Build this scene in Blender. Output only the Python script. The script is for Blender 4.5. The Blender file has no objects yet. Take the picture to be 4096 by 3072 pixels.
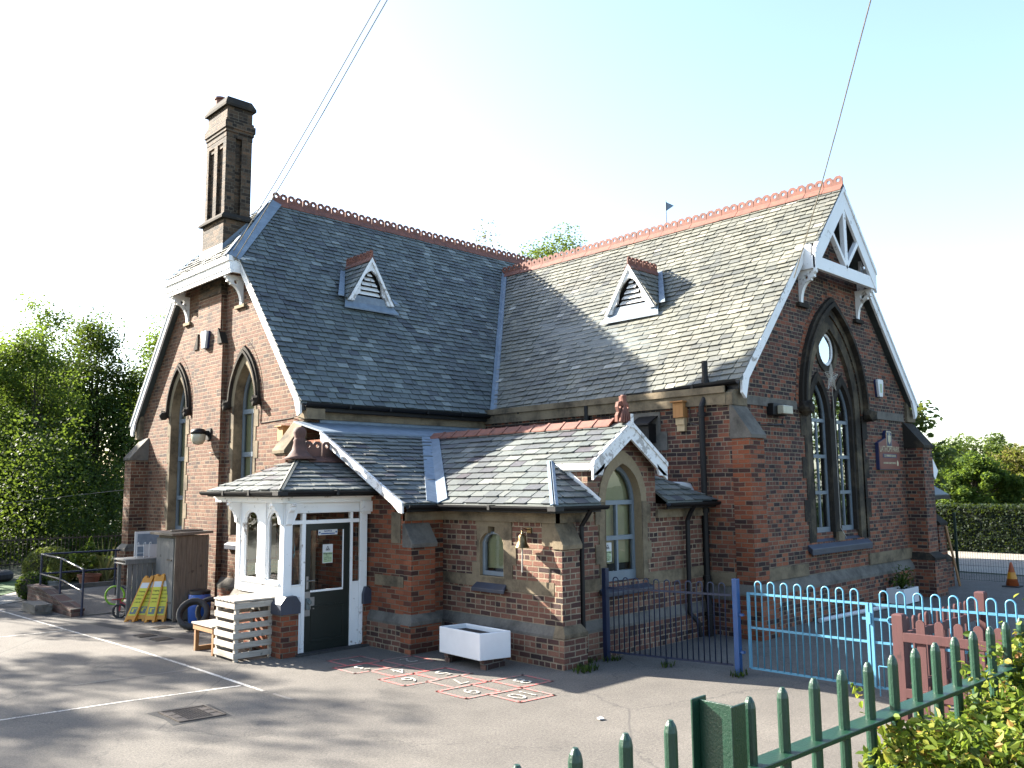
import bpy, bmesh, math, random
import numpy as np
from mathutils import Vector, Matrix, noise as mnoise
from mathutils.geometry import tessellate_polygon
R = math.radians
rnd = random.Random(7)
scene = bpy.context.scene
col = scene.collection

# ------------------------------------------------------------------ materials
def nt(name):
    m = bpy.data.materials.new(name); m.use_nodes = True
    t = m.node_tree; t.nodes.clear()
    o = t.nodes.new('ShaderNodeOutputMaterial')
    p = t.nodes.new('ShaderNodeBsdfPrincipled')
    t.links.new(p.outputs[0], o.inputs[0])
    return m, t, p, o
def node(t, typ, **kw):
    n = t.nodes.new(typ)
    for k, v in kw.items():
        if k in n.inputs.keys(): n.inputs[k].default_value = v
        else: setattr(n, k, v)
    return n
def ramp(t, fac, stops, interp='LINEAR'):
    r = t.nodes.new('ShaderNodeValToRGB'); r.color_ramp.interpolation = interp
    e = r.color_ramp.elements
    while len(e) > 1: e.remove(e[-1])
    e[0].position = stops[0][0]; e[0].color = (*stops[0][1], 1)
    for s, c in stops[1:]:
        x = e.new(s); x.color = (*c, 1)
    t.links.new(fac, r.inputs[0]); return r.outputs[0]
def mixc(t, fac, a, b, mode='MIX'):
    n = t.nodes.new('ShaderNodeMix'); n.data_type = 'RGBA'; n.blend_type = mode
    for s, v in ((0, fac), (6, a), (7, b)):
        if isinstance(v, (int, float)): n.inputs[s].default_value = v
        elif isinstance(v, tuple): n.inputs[s].default_value = (*v, 1)
        else: t.links.new(v, n.inputs[s])
    return n.outputs[2]
def noise(t, scale, detail=4, rough=.6, vec=None):
    n = node(t, 'ShaderNodeTexNoise'); n.inputs['Scale'].default_value = scale
    n.inputs['Detail'].default_value = detail; n.inputs['Roughness'].default_value = rough
    if vec is not None: t.links.new(vec, n.inputs['Vector'])
    return n.outputs[0]
def pos(t): return t.nodes.new('ShaderNodeNewGeometry').outputs['Position']
def bump(t, p, h, strength=.4, dist=.01):
    b = t.nodes.new('ShaderNodeBump'); b.inputs['Strength'].default_value = strength
    b.inputs['Distance'].default_value = dist
    t.links.new(h, b.inputs['Height']); t.links.new(b.outputs[0], p.inputs['Normal'])
def plain(name, c1, c2=None, scale=6, rough=.6, metal=0, bs=.2, bscale=60, spec=.5, lo=.35, hi=.65):
    m, t, p, o = nt(name)
    c2 = c2 or tuple(x * .75 for x in c1)
    v = pos(t)
    n = noise(t, scale, 5, .65, v)
    c = ramp(t, n, [(lo, c1), (hi, c2)])
    t.links.new(c, p.inputs['Base Color'])
    p.inputs['Roughness'].default_value = rough; p.inputs['Metallic'].default_value = metal
    p.inputs['Specular IOR Level'].default_value = spec
    if bs: bump(t, p, noise(t, bscale, 3, .6, v), bs, .004)
    return m
def wallvec(t):
    g = t.nodes.new('ShaderNodeNewGeometry')
    s = t.nodes.new('ShaderNodeSeparateXYZ'); t.links.new(g.outputs['Position'], s.inputs[0])
    n = t.nodes.new('ShaderNodeSeparateXYZ'); t.links.new(g.outputs['True Normal'], n.inputs[0])
    ab = node(t, 'ShaderNodeMath', operation='ABSOLUTE'); t.links.new(n.outputs[0], ab.inputs[0])
    gt = node(t, 'ShaderNodeMath', operation='GREATER_THAN'); t.links.new(ab.outputs[0], gt.inputs[0]); gt.inputs[1].default_value = .6
    mx = t.nodes.new('ShaderNodeMix'); mx.data_type = 'FLOAT'
    t.links.new(gt.outputs[0], mx.inputs[0]); t.links.new(s.outputs[0], mx.inputs[2]); t.links.new(s.outputs[1], mx.inputs[3])
    c = t.nodes.new('ShaderNodeCombineXYZ'); t.links.new(mx.outputs[0], c.inputs[0]); t.links.new(s.outputs[2], c.inputs[1])
    return c.outputs[0], g.outputs['Position'], s.outputs[2]
def brick(name, stops, mortar=(.33, .27, .19), row=.083, wid=.235, msize=.009, dirt=.5, squash=.5, sf=3, bands=None):
    m, t, p, o = nt(name)
    v, P, z = wallvec(t)
    # a little wobble so that the courses are hand laid
    w = node(t, 'ShaderNodeTexNoise'); w.inputs['Scale'].default_value = 5; t.links.new(P, w.inputs['Vector'])
    sub = node(t, 'ShaderNodeVectorMath', operation='SUBTRACT'); t.links.new(w.outputs['Color'], sub.inputs[0]); sub.inputs[1].default_value = (.5, .5, .5)
    sc = node(t, 'ShaderNodeVectorMath', operation='SCALE'); t.links.new(sub.outputs[0], sc.inputs[0]); sc.inputs['Scale'].default_value = .018
    ad = node(t, 'ShaderNodeVectorMath', operation='ADD'); t.links.new(v, ad.inputs[0]); t.links.new(sc.outputs[0], ad.inputs[1])
    b = node(t, 'ShaderNodeTexBrick'); b.offset = .5; b.squash = squash; b.squash_frequency = sf
    b.inputs['Scale'].default_value = 1; b.inputs['Brick Width'].default_value = wid; b.inputs['Row Height'].default_value = row
    b.inputs['Mortar Size'].default_value = msize; b.inputs['Mortar Smooth'].default_value = .35
    b.inputs['Color1'].default_value = (0, 0, 0, 1); b.inputs['Color2'].default_value = (1, 1, 1, 1); b.inputs['Mortar'].default_value = (.5, .5, .5, 1)
    t.links.new(ad.outputs[0], b.inputs['Vector'])
    f = b.outputs['Color']
    n1 = noise(t, 1.1, 4, .6, P)
    if bands:      # darker bricks burnt into broad bands of courses, as laid
        mr = node(t, 'ShaderNodeMapRange'); t.links.new(z, mr.inputs[0])
        mr.inputs[1].default_value = bands[0]; mr.inputs[2].default_value = bands[1]; mr.inputs[3].default_value = 0; mr.inputs[4].default_value = bands[2]
        a = node(t, 'ShaderNodeMath', operation='SUBTRACT'); t.links.new(f, a.inputs[0]); t.links.new(mr.outputs[0], a.inputs[1]); f = a.outputs[0]
    a = node(t, 'ShaderNodeMath', operation='MULTIPLY_ADD'); t.links.new(n1, a.inputs[0]); a.inputs[1].default_value = .5; t.links.new(f, a.inputs[2])
    a2 = node(t, 'ShaderNodeMath', operation='SUBTRACT'); t.links.new(a.outputs[0], a2.inputs[0]); a2.inputs[1].default_value = .25
    c = ramp(t, a2.outputs[0], stops)
    n2 = noise(t, 40, 4, .7, P)
    c = mixc(t, .45, c, ramp(t, n2, [(.3, (.35, .35, .35)), (.75, (1, 1, 1))]), 'MULTIPLY')
    n3 = noise(t, 2.3, 5, .7, P)
    mo = mixc(t, ramp(t, n3, [(.35, (0, 0, 0)), (.7, (1, 1, 1))]), mortar, tuple(x * .45 for x in mortar))
    c = mixc(t, b.outputs['Fac'], c, mo)
    n4 = noise(t, .9, 6, .7, P)
    c = mixc(t, ramp(t, n4, [(.5, (0, 0, 0)), (.75, (dirt, dirt, dirt))]), c, (.035, .028, .024))
    t.links.new(c, p.inputs['Base Color']); p.inputs['Roughness'].default_value = .85
    p.inputs['Specular IOR Level'].default_value = .25
    h = node(t, 'ShaderNodeMath', operation='MULTIPLY_ADD'); t.links.new(b.outputs['Fac'], h.inputs[0]); h.inputs[1].default_value = -1
    t.links.new(n2, h.inputs[2])
    bump(t, p, h.outputs[0], .75, .012)
    return m
def stone(name, base=(.33, .26, .17), soot=(.03, .026, .022), amt=.5, scale=1.6):
    m, t, p, o = nt(name); P = pos(t)
    n = noise(t, scale, 7, .68, P); n2 = noise(t, 22, 4, .7, P)
    c = mixc(t, n2, base, tuple(x * .6 for x in base))
    c = mixc(t, ramp(t, n, [(1 - amt - .14, (0, 0, 0)), (1 - amt + .12, (.92, .92, .92))]), c, soot)
    t.links.new(c, p.inputs['Base Color']); p.inputs['Roughness'].default_value = .9; p.inputs['Specular IOR Level'].default_value = .2
    bump(t, p, n2, .5, .01); return m
def slate(name, stops, lichen=(.34, .29, .21), la=.3):
    m, t, p, o = nt(name); P = pos(t)
    a = node(t, 'ShaderNodeAttribute', attribute_name='shade')
    c = ramp(t, a.outputs['Fac'], stops)
    n = noise(t, 14, 5, .75, P); n2 = noise(t, .7, 4, .6, P); n3 = noise(t, 60, 3, .7, P)
    c = mixc(t, .5, c, ramp(t, n, [(.3, (.45, .45, .45)), (.7, (1.15, 1.15, 1.15))]), 'MULTIPLY')
    c = mixc(t, ramp(t, n3, [(.5, (0, 0, 0)), (.75, (la, la, la))]), c, lichen)
    c = mixc(t, ramp(t, n2, [(.45, (0, 0, 0)), (.75, (.45, .45, .45))]), c, (.035, .036, .042))
    t.links.new(c, p.inputs['Base Color']); p.inputs['Roughness'].default_value = .55; p.inputs['Specular IOR Level'].default_value = .45
    bump(t, p, n, .45, .006); return m
def glassmat(name, tint=(1, 1, 1), boost=2.0):
    m, t, p, o = nt(name); t.nodes.remove(p)
    tr = node(t, 'ShaderNodeBsdfTransparent'); tr.inputs[0].default_value = (*tint, 1)
    gl = node(t, 'ShaderNodeBsdfGlossy'); gl.inputs['Roughness'].default_value = .01; gl.inputs[0].default_value = (.95, .97, 1, 1)
    fr = node(t, 'ShaderNodeFresnel'); fr.inputs[0].default_value = 1.52
    P = pos(t); n = noise(t, 3, 2, .5, P)
    b = node(t, 'ShaderNodeBump'); b.inputs['Strength'].default_value = .05; b.inputs['Distance'].default_value = .02; t.links.new(n, b.inputs['Height'])
    t.links.new(b.outputs[0], gl.inputs['Normal'])
    mu = node(t, 'ShaderNodeMath', operation='MULTIPLY', use_clamp=True); t.links.new(fr.outputs[0], mu.inputs[0]); mu.inputs[1].default_value = boost
    mx = node(t, 'ShaderNodeMixShader'); t.links.new(mu.outputs[0], mx.inputs[0]); t.links.new(tr.outputs[0], mx.inputs[1]); t.links.new(gl.outputs[0], mx.inputs[2])
    t.links.new(mx.outputs[0], o.inputs[0]); return m
def leafmat(name, stops, trans=.35, rough=.5):
    m, t, p, o = nt(name)
    a = node(t, 'ShaderNodeAttribute', attribute_name='shade')
    c = ramp(t, a.outputs['Fac'], stops)
    t.links.new(c, p.inputs['Base Color']); p.inputs['Roughness'].default_value = rough + .15; p.inputs['Specular IOR Level'].default_value = .2
    tl = node(t, 'ShaderNodeBsdfTranslucent')
    c2 = mixc(t, .5, c, (.22, .3, .03)); t.links.new(c2, tl.inputs[0])
    mx = node(t, 'ShaderNodeMixShader'); mx.inputs[0].default_value = trans
    t.links.new(p.outputs[0], mx.inputs[1]); t.links.new(tl.outputs[0], mx.inputs[2]); t.links.new(mx.outputs[0], o.inputs[0]); return m
def peeling(name, paint=(.78, .78, .77), wood=(.28, .25, .22), amt=.3):
    m, t, p, o = nt(name); P = pos(t)
    n = noise(t, 9, 8, .75, P); n2 = noise(t, 1.3, 3, .6, P)
    ad = node(t, 'ShaderNodeMath', operation='MULTIPLY_ADD'); t.links.new(n2, ad.inputs[0]); ad.inputs[1].default_value = .6; t.links.new(n, ad.inputs[2])
    f = ramp(t, ad.outputs[0], [(1.02 - amt, (0, 0, 0)), (1.06 - amt, (1, 1, 1))])
    c = mixc(t, noise(t, 3, 4, .6, P), paint, tuple(x * .85 for x in paint))
    c = mixc(t, f, c, wood)
    t.links.new(c, p.inputs['Base Color']); p.inputs['Roughness'].default_value = .55
    bump(t, p, n, .25, .004); return m
def wood(name, c1, c2, axis=2, rough=.75, ring=14):
    m, t, p, o = nt(name); P = pos(t)
    mp = node(t, 'ShaderNodeMapping'); s = [ring, ring, ring]; s[axis] = 1.2; mp.inputs['Scale'].default_value = s
    t.links.new(P, mp.inputs[0]); n = noise(t, 3, 6, .7, mp.outputs[0])
    a = node(t, 'ShaderNodeObjectInfo')
    c = mixc(t, ramp(t, n, [(.3, (0, 0, 0)), (.7, (1, 1, 1))]), c1, c2)
    k = noise(t, 7, 2, .5, P)
    c = mixc(t, ramp(t, k, [(.68, (0, 0, 0)), (.74, (.7, .7, .7))]), c, tuple(x * .3 for x in c2))
    t.links.new(c, p.inputs['Base Color']); p.inputs['Roughness'].default_value = rough
    bump(t, p, n, .4, .004); return m
def asphalt(name, c1=(.118, .108, .096), c2=(.158, .144, .126), big=.3, spk=.6):
    m, t, p, o = nt(name); P = pos(t)
    n = noise(t, .35, 6, .65, P); n2 = noise(t, 75, 3, .8, P); n3 = noise(t, 2.2, 5, .7, P)
    c = mixc(t, ramp(t, n, [(.35, (0, 0, 0)), (.65, (1, 1, 1))]), c1, c2)
    c = mixc(t, spk, c, ramp(t, n2, [(.3, (.35, .35, .36)), (.5, (.95, .95, .95)), (.72, (1.75, 1.7, 1.6))]), 'MULTIPLY')
    c = mixc(t, .5, c, ramp(t, n3, [(.3, (.72, .72, .72)), (.65, (1.1, 1.1, 1.1))]), 'MULTIPLY')
    c = mixc(t, .55, c, ramp(t, noise(t, 34, 3, .85, P), [(.32, (.4, .4, .42)), (.5, (1, 1, 1)), (.68, (1.6, 1.57, 1.5))]), 'MULTIPLY')
    c = mixc(t, ramp(t, noise(t, 5, 6, .75, P), [(.63, (0, 0, 0)), (.7, (.35, .35, .35))]), c, (.06, .057, .052))
    vo = node(t, 'ShaderNodeTexVoronoi', feature='DISTANCE_TO_EDGE'); vo.inputs['Scale'].default_value = .32
    w = noise(t, 1.7, 5, .7, P)
    vm = node(t, 'ShaderNodeVectorMath', operation='ADD'); t.links.new(P, vm.inputs[0]); t.links.new(mixc(t, 1.0, (0, 0, 0), w), vm.inputs[1]); t.links.new(vm.outputs[0], vo.inputs['Vector'])
    c = mixc(t, ramp(t, vo.outputs[0], [(0, (.55, .55, .55)), (.006, (0, 0, 0))]), c, (.04, .04, .04))
    t.links.new(c, p.inputs['Base Color']); p.inputs['Roughness'].default_value = .9; p.inputs['Specular IOR Level'].default_value = .3
    bump(t, p, n2, .55, .012); return m
def worn(name, c, amt=.45):       # road paint worn through to the tarmac
    m, t, p, o = nt(name); P = pos(t)
    n = noise(t, 28, 5, .8, P); n2 = noise(t, 1.6, 3, .6, P)
    ad = node(t, 'ShaderNodeMath', operation='MULTIPLY_ADD'); t.links.new(n2, ad.inputs[0]); ad.inputs[1].default_value = .5; t.links.new(n, ad.inputs[2])
    f = ramp(t, ad.outputs[0], [(1.0 - amt + .1, (0, 0, 0)), (1.0 - amt + .25, (1, 1, 1))])
    cc = mixc(t, f, c, (.165, .15, .132)); t.links.new(cc, p.inputs['Base Color']); p.inputs['Roughness'].default_value = .8
    return m

M = {}
hot = [(0, (.025, .017, .018)), (.22, (.06, .03, .028)), (.42, (.16, .055, .035)), (.65, (.25, .085, .048)), (.9, (.33, .13, .07))]
M['brick_w'] = brick('brick_west_gable', [(0, (.075, .04, .032)), (.2, (.15, .068, .045)), (.5, (.23, .098, .058)), (.8, (.28, .125, .072)), (1, (.31, .165, .1))], mortar=(.38, .3, .2), msize=.011, dirt=.35)
M['brick_s'] = brick('brick_south_gable', [(0, (.04, .027, .026)), (.25, (.085, .042, .036)), (.5, (.17, .066, .044)), (.7, (.26, .088, .05)), (.95, (.35, .125, .064))], mortar=(.27, .22, .155), row=.078, wid=.225, dirt=.25, bands=(1.9, 3.6, .22))
M['brick_red'] = brick('brick_red_pier', [(0, (.04, .022, .02)), (.2, (.12, .045, .03)), (.4, (.26, .075, .035)), (.7, (.34, .10, .045)), (1, (.36, .13, .07))], mortar=(.24, .19, .13), row=.08, squash=1, dirt=.25)
M['brick_p'] = brick('brick_purple_annexe', [(0, (.045, .028, .026)), (.25, (.1, .05, .042)), (.5, (.18, .08, .057)), (.75, (.23, .1, .066)), (1, (.29, .16, .11))], mortar=(.36, .29, .2), msize=.011, dirt=.4)
M['brick_dark'] = brick('brick_sooty_chimney', [(0, (.03, .023, .018)), (.35, (.075, .052, .035)), (.65, (.14, .09, .055)), (1, (.2, .12, .07))], mortar=(.17, .14, .1), dirt=.55)
M['brick_old'] = brick('brick_ramp', [(0, (.05, .03, .028)), (.4, (.14, .075, .06)), (1, (.24, .14, .11))], mortar=(.2, .18, .15), squash=1)
M['stone'] = stone('sandstone_weathered', amt=.42)
M['stone_mid'] = stone('sandstone_half_sooty', (.25, .2, .13), (.03, .027, .023), amt=.56)
M['stone_dark'] = stone('sandstone_sooty', (.2, .155, .1), (.022, .02, .018), amt=.62)
M['stone_lite'] = stone('sandstone_clean', (.38, .3, .19), (.07, .055, .04), amt=.25)
M['stone_grey'] = stone('stone_grey', (.24, .22, .19), (.05, .047, .043), amt=.4)
cool = [(0, (.055, .062, .068)), (.3, (.082, .098, .098)), (.6, (.108, .13, .125)), (.85, (.15, .175, .165)), (1, (.24, .27, .26))]
M['slate_a'] = slate('slates_blue_grey', cool, (.18, .2, .19), .25)
M['slate_b'] = slate('slates_lichen', [(0, (.09, .096, .088)), (.3, (.136, .14, .118)), (.6, (.17, .17, .138)), (.88, (.212, .203, .16)), (1, (.46, .45, .4))], (.25, .235, .165), .32)
M['slate_c'] = slate('slates_annexe', [(0, (.08, .068, .078)), (.12, (.09, .094, .104)), (.5, (.135, .155, .145)), (.8, (.2, .21, .19)), (1, (.3, .31, .28))], (.24, .235, .2), .3)
M['lead'] = plain('lead_flashing', (.24, .31, .38), (.16, .21, .27), 5, .5, 0, .2, 20)
M['terra'] = plain('terracotta', (.27, .098, .062), (.15, .062, .045), 7, .8, 0, .3, 40)
M['terra_dark'] = plain('sooty_terracotta', (.15, .065, .047), (.075, .04, .032), 6, .8, 0, .3, 40)
M['white'] = peeling('white_paint', amt=.1)
M['white_peel'] = peeling('white_paint_peeling', (.74, .74, .73), (.34, .32, .3), amt=.19)
M['gutter'] = plain('black_gutter_paint', (.007, .007, .008), (.017, .017, .018), 14, .55, 0, .25, 30, spec=.3, lo=.55, hi=.85)
M['frame'] = plain('grey_blue_frame', (.2, .25, .29), (.17, .21, .25), 4, .4, 0, 0)
M['glass'] = glassmat('window_glass', boost=1.6)
M['glass_s'] = glassmat('window_glass_mirror', (.6, .7, .6), boost=4.2)
M['blind'] = plain('olive_blind', (.35, .36, .2), (.27, .29, .15), 1.2, .8, 0, 0)
M['dim_room_sheet'] = plain('dim_room', (.03, .035, .03), (.02, .022, .02), 2, .9, 0, 0)  # near-black colour standing for the unlit room behind the south window
M['sill'] = plain('slate_blue_sill', (.045, .055, .085), (.035, .04, .06), 6, .5, 0, .1)
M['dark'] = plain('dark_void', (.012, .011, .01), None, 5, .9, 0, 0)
M['door'] = plain('dark_green_door', (.012, .02, .017), (.009, .015, .012), 3, .35, 0, .08)
M['steel'] = plain('brushed_steel', (.5, .5, .5), (.4, .4, .4), 9, .35, .8, .05)
M['cream'] = plain('cream_board', (.6, .5, .36), (.5, .42, .3), 4, .7, 0, 0)
M['paper'] = plain('white_paper', (.8, .8, .78), (.75, .76, .74), 4, .6, 0, 0)
M['black'] = plain('black_ink', (.01, .01, .012), None, 4, .6, 0, 0)
M['blue_ink'] = plain('blue_ink', (.03, .1, .3), None, 4, .6, 0, 0)
M['green_ink'] = plain('green_tint', (.55, .68, .4), None, 4, .6, 0, 0)
M['asphalt'] = asphalt('playground_asphalt')
M['asphalt_dk'] = asphalt('tarmac_strip', (.05, .05, .05), (.075, .073, .07))
M['concrete'] = asphalt('pale_concrete', (.3, .28, .25), (.38, .35, .3), spk=.35)  # pale concrete of the yard and garden path
M['grass'] = plain('lawn_green', (.03, .1, .006), (.02, .07, .005), 7, .9, 0, .6, 50)
M['earth'] = plain('field_ground', (.05, .065, .025), (.04, .045, .02), .6, .95, 0, .5, 9)
M['line'] = worn('court_line_paint', (.6, .575, .52), .42)
M['line_y'] = worn('faint_line_paint', (.36, .34, .31), .55)
M['hop_red'] = worn('red_floor_paint', (.5, .085, .075), .44)
M['hop_white'] = worn('white_floor_paint', (.6, .58, .52), .45)
M['wood_grey'] = wood('weathered_boards', (.2, .165, .125), (.1, .08, .058))
M['wood_silver'] = wood('silvered_boards', (.22, .22, .21), (.12, .12, .115))
M['wood_pal'] = wood('pallet_wood', (.6, .54, .46), (.36, .31, .25), 0)
M['wood_tan'] = wood('tan_pine', (.42, .22, .085), (.28, .13, .045), 2)
M['wood_bat'] = wood('bat_box_pine', (.55, .27, .09), (.4, .18, .05), 2)
M['wood_pale'] = wood('pale_pine', (.62, .47, .28), (.5, .36, .2), 2)
M['yellow'] = plain('yellow_plastic', (.75, .33, .012), (.65, .26, .01), 4, .45, 0, .05)
M['lemon'] = plain('yellow_label', (.72, .66, .03), (.66, .6, .03), 4, .5, 0, 0)
M['greyp'] = plain('grey_label', (.16, .2, .2), None, 4, .5, 0, 0)
M['blue_pl'] = plain('blue_plastic_drum', (.015, .1, .42), (.012, .075, .33), 4, .4, 0, .05)
M['rubber'] = plain('tyre_rubber', (.02, .02, .021), (.035, .034, .033), 12, .8, 0, .3)
M['navy'] = plain('navy_rail_paint', (.01, .023, .068), (.008, .017, .05), 5, .35, 0, .1)
M['blue'] = plain('royal_blue_paint', (.016, .095, .29), (.013, .07, .23), 4, .4, 0, .1)
M['sky_paint'] = plain('pale_blue_gate_paint', (.12, .37, .54), (.1, .32, .48), 5, .45, 0, .1)
M['red_wood'] = wood('red_stained_timber', (.105, .03, .029), (.075, .023, .022), 2, .75)
M['green_p'] = plain('green_powder_coat', (.011, .058, .032), (.008, .042, .024), 9, .38, 0, .35, 130)
M['china'] = plain('glazed_white_sink', (.78, .79, .8), (.72, .73, .74), 3, .15, 0, 0)
M['soil'] = plain('potting_soil', (.02, .014, .011), (.035, .026, .02), 30, .95, 0, .9, 60)
M['brass'] = plain('old_brass', (.3, .21, .1), (.16, .11, .055), 14, .35, .85, .15)
M['rope'] = plain('cotton_rope', (.62, .58, .5), None, 30, .9, 0, .4)
M['sign_red'] = plain('maroon_sign', (.2, .04, .025), (.17, .033, .022), 3, .45, 0, 0)
M['sign_blue'] = plain('navy_sign_edge', (.02, .03, .11), None, 3, .45, 0, 0)
M['gold'] = plain('cream_lettering', (.68, .6, .4), None, 3, .5, 0, 0)
M['plastic_w'] = plain('white_plastic', (.72, .73, .74), (.66, .67, .68), 3, .4, 0, 0)
M['plastic_k'] = plain('black_plastic', (.015, .015, .017), None, 3, .4, 0, 0)
M['lamp_lens'] = plain('frosted_lens', (.55, .52, .4), (.45, .42, .32), 5, .3, 0, 0)
M['lime'] = plain('lime_tyre', (.3, .6, .02), None, 3, .5, 0, 0)
M['redp'] = plain('red_plastic', (.5, .03, .03), None, 3, .4, 0, 0)
M['terracotta_pot'] = plain('plant_pot_clay', (.3, .12, .07), (.22, .085, .05), 6, .85, 0, .2)
M['stone_pot'] = plain('grey_plant_pot', (.33, .33, .31), (.22, .22, .2), 8, .8, 0, .2)
M['iron'] = plain('cast_iron_cover', (.13, .105, .085), (.075, .06, .05), 9, .6, .2, .3)
M['bark'] = plain('bark', (.09, .075, .055), (.045, .036, .026), 5, .95, 0, .8, 24)
M['cable'] = plain('grey_cable', (.3, .28, .22), None, 3, .5, 0, 0)
M['rust'] = plain('cone_orange', (.55, .13, .02), (.4, .08, .02), 6, .6, 0, .1)
M['mesh_green'] = plain('dark_green_mesh', (.015, .04, .025), None, 4, .5, 0, 0)
M['fen_black'] = plain('black_railing_paint', (.012, .013, .014), None, 4, .5, 0, 0)
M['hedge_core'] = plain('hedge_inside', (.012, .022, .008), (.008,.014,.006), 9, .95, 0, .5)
M['moss'] = plain('moss', (.05, .075, .02), (.03, .045, .015), 30, .95, 0, .8, 60)
gr = lambda k=1: [(0, (.012*k, .028*k, .008*k)), (.35, (.028*k, .06*k, .012*k)), (.7, (.06*k, .11*k, .016*k)), (1, (.13*k, .18*k, .028*k))]
M['leaf_l'] = leafmat('birch_leaves', [(0, (.028, .058, .015)), (.4, (.062, .115, .022)), (.75, (.12, .175, .028)), (1, (.21, .24, .04))], .45)
M['leaf_d'] = leafmat('dense_green_leaves', gr(.9), .3)
M['leaf_r'] = leafmat('oak_leaves', [(0, (.03, .05, .012)), (.4, (.06, .1, .02)), (.75, (.1, .14, .028)), (1, (.17, .19, .05))], .35)
M['leaf_a'] = leafmat('autumn_tinged_leaves', [(0, (.05, .055, .014)), (.5, (.13, .12, .025)), (1, (.22, .17, .04))], .35)
M['leaf_c'] = leafmat('chestnut_leaves', [(0, (.02, .045, .015)), (.5, (.055, .085, .02)), (1, (.16, .13, .035))], .35)
M['leaf_h'] = leafmat('clipped_hedge_leaves', [(0, (.005, .012, .004)), (.6, (.013, .028, .008)), (1, (.03, .052, .014))], .15)
M['leaf_p'] = leafmat('privet_leaves', [(0, (.028, .06, .013)), (.3, (.085, .15, .02)), (.6, (.2, .25, .03)), (.88, (.38, .35, .065)), (.95, (.3, .12, .04)), (1, (.5, .42, .18))], .4, .4)
M['leaf_t'] = leafmat('topiary_leaves', [(0, (.07, .085, .022)), (.5, (.15, .165, .042)), (1, (.27, .26, .07))], .25)
M['leaf_k'] = leafmat('conifer_leaves', [(0, (.03, .06, .01)), (.5, (.08, .15, .018)), (1, (.16, .25, .03))], .25)
M['leaf_v'] = leafmat('sword_leaves', [(0, (.1, .11, .04)), (.5, (.26, .24, .1)), (1, (.4, .36, .17))], .25)
M['leaf_o'] = leafmat('copper_leaves', [(0, (.06, .04, .03)), (1, (.14, .07, .05))], .35)

DULL = dict(brick_s=.82, brick_p=.8, brick_red=.74, brick_w=.6, asphalt=.84, concrete=.7, slate_a=.95, slate_b=.92, hop_red=.95, hop_white=.95, line=.85, line_y=.85, slate_c=.74, china=.8, white=.95, white_peel=.9, paper=.6)
for k_, m_ in M.items():
    t_ = m_.node_tree; p_ = next((n for n in t_.nodes if n.type == 'BSDF_PRINCIPLED'), None)
    if p_ is None or not p_.inputs['Base Color'].links: continue
    src = p_.inputs['Base Color'].links[0].from_socket; f_ = DULL.get(k_, .66)
    t_.links.new(mixc(t_, 1.0, src, (f_, f_, f_), 'MULTIPLY'), p_.inputs['Base Color'])

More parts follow.
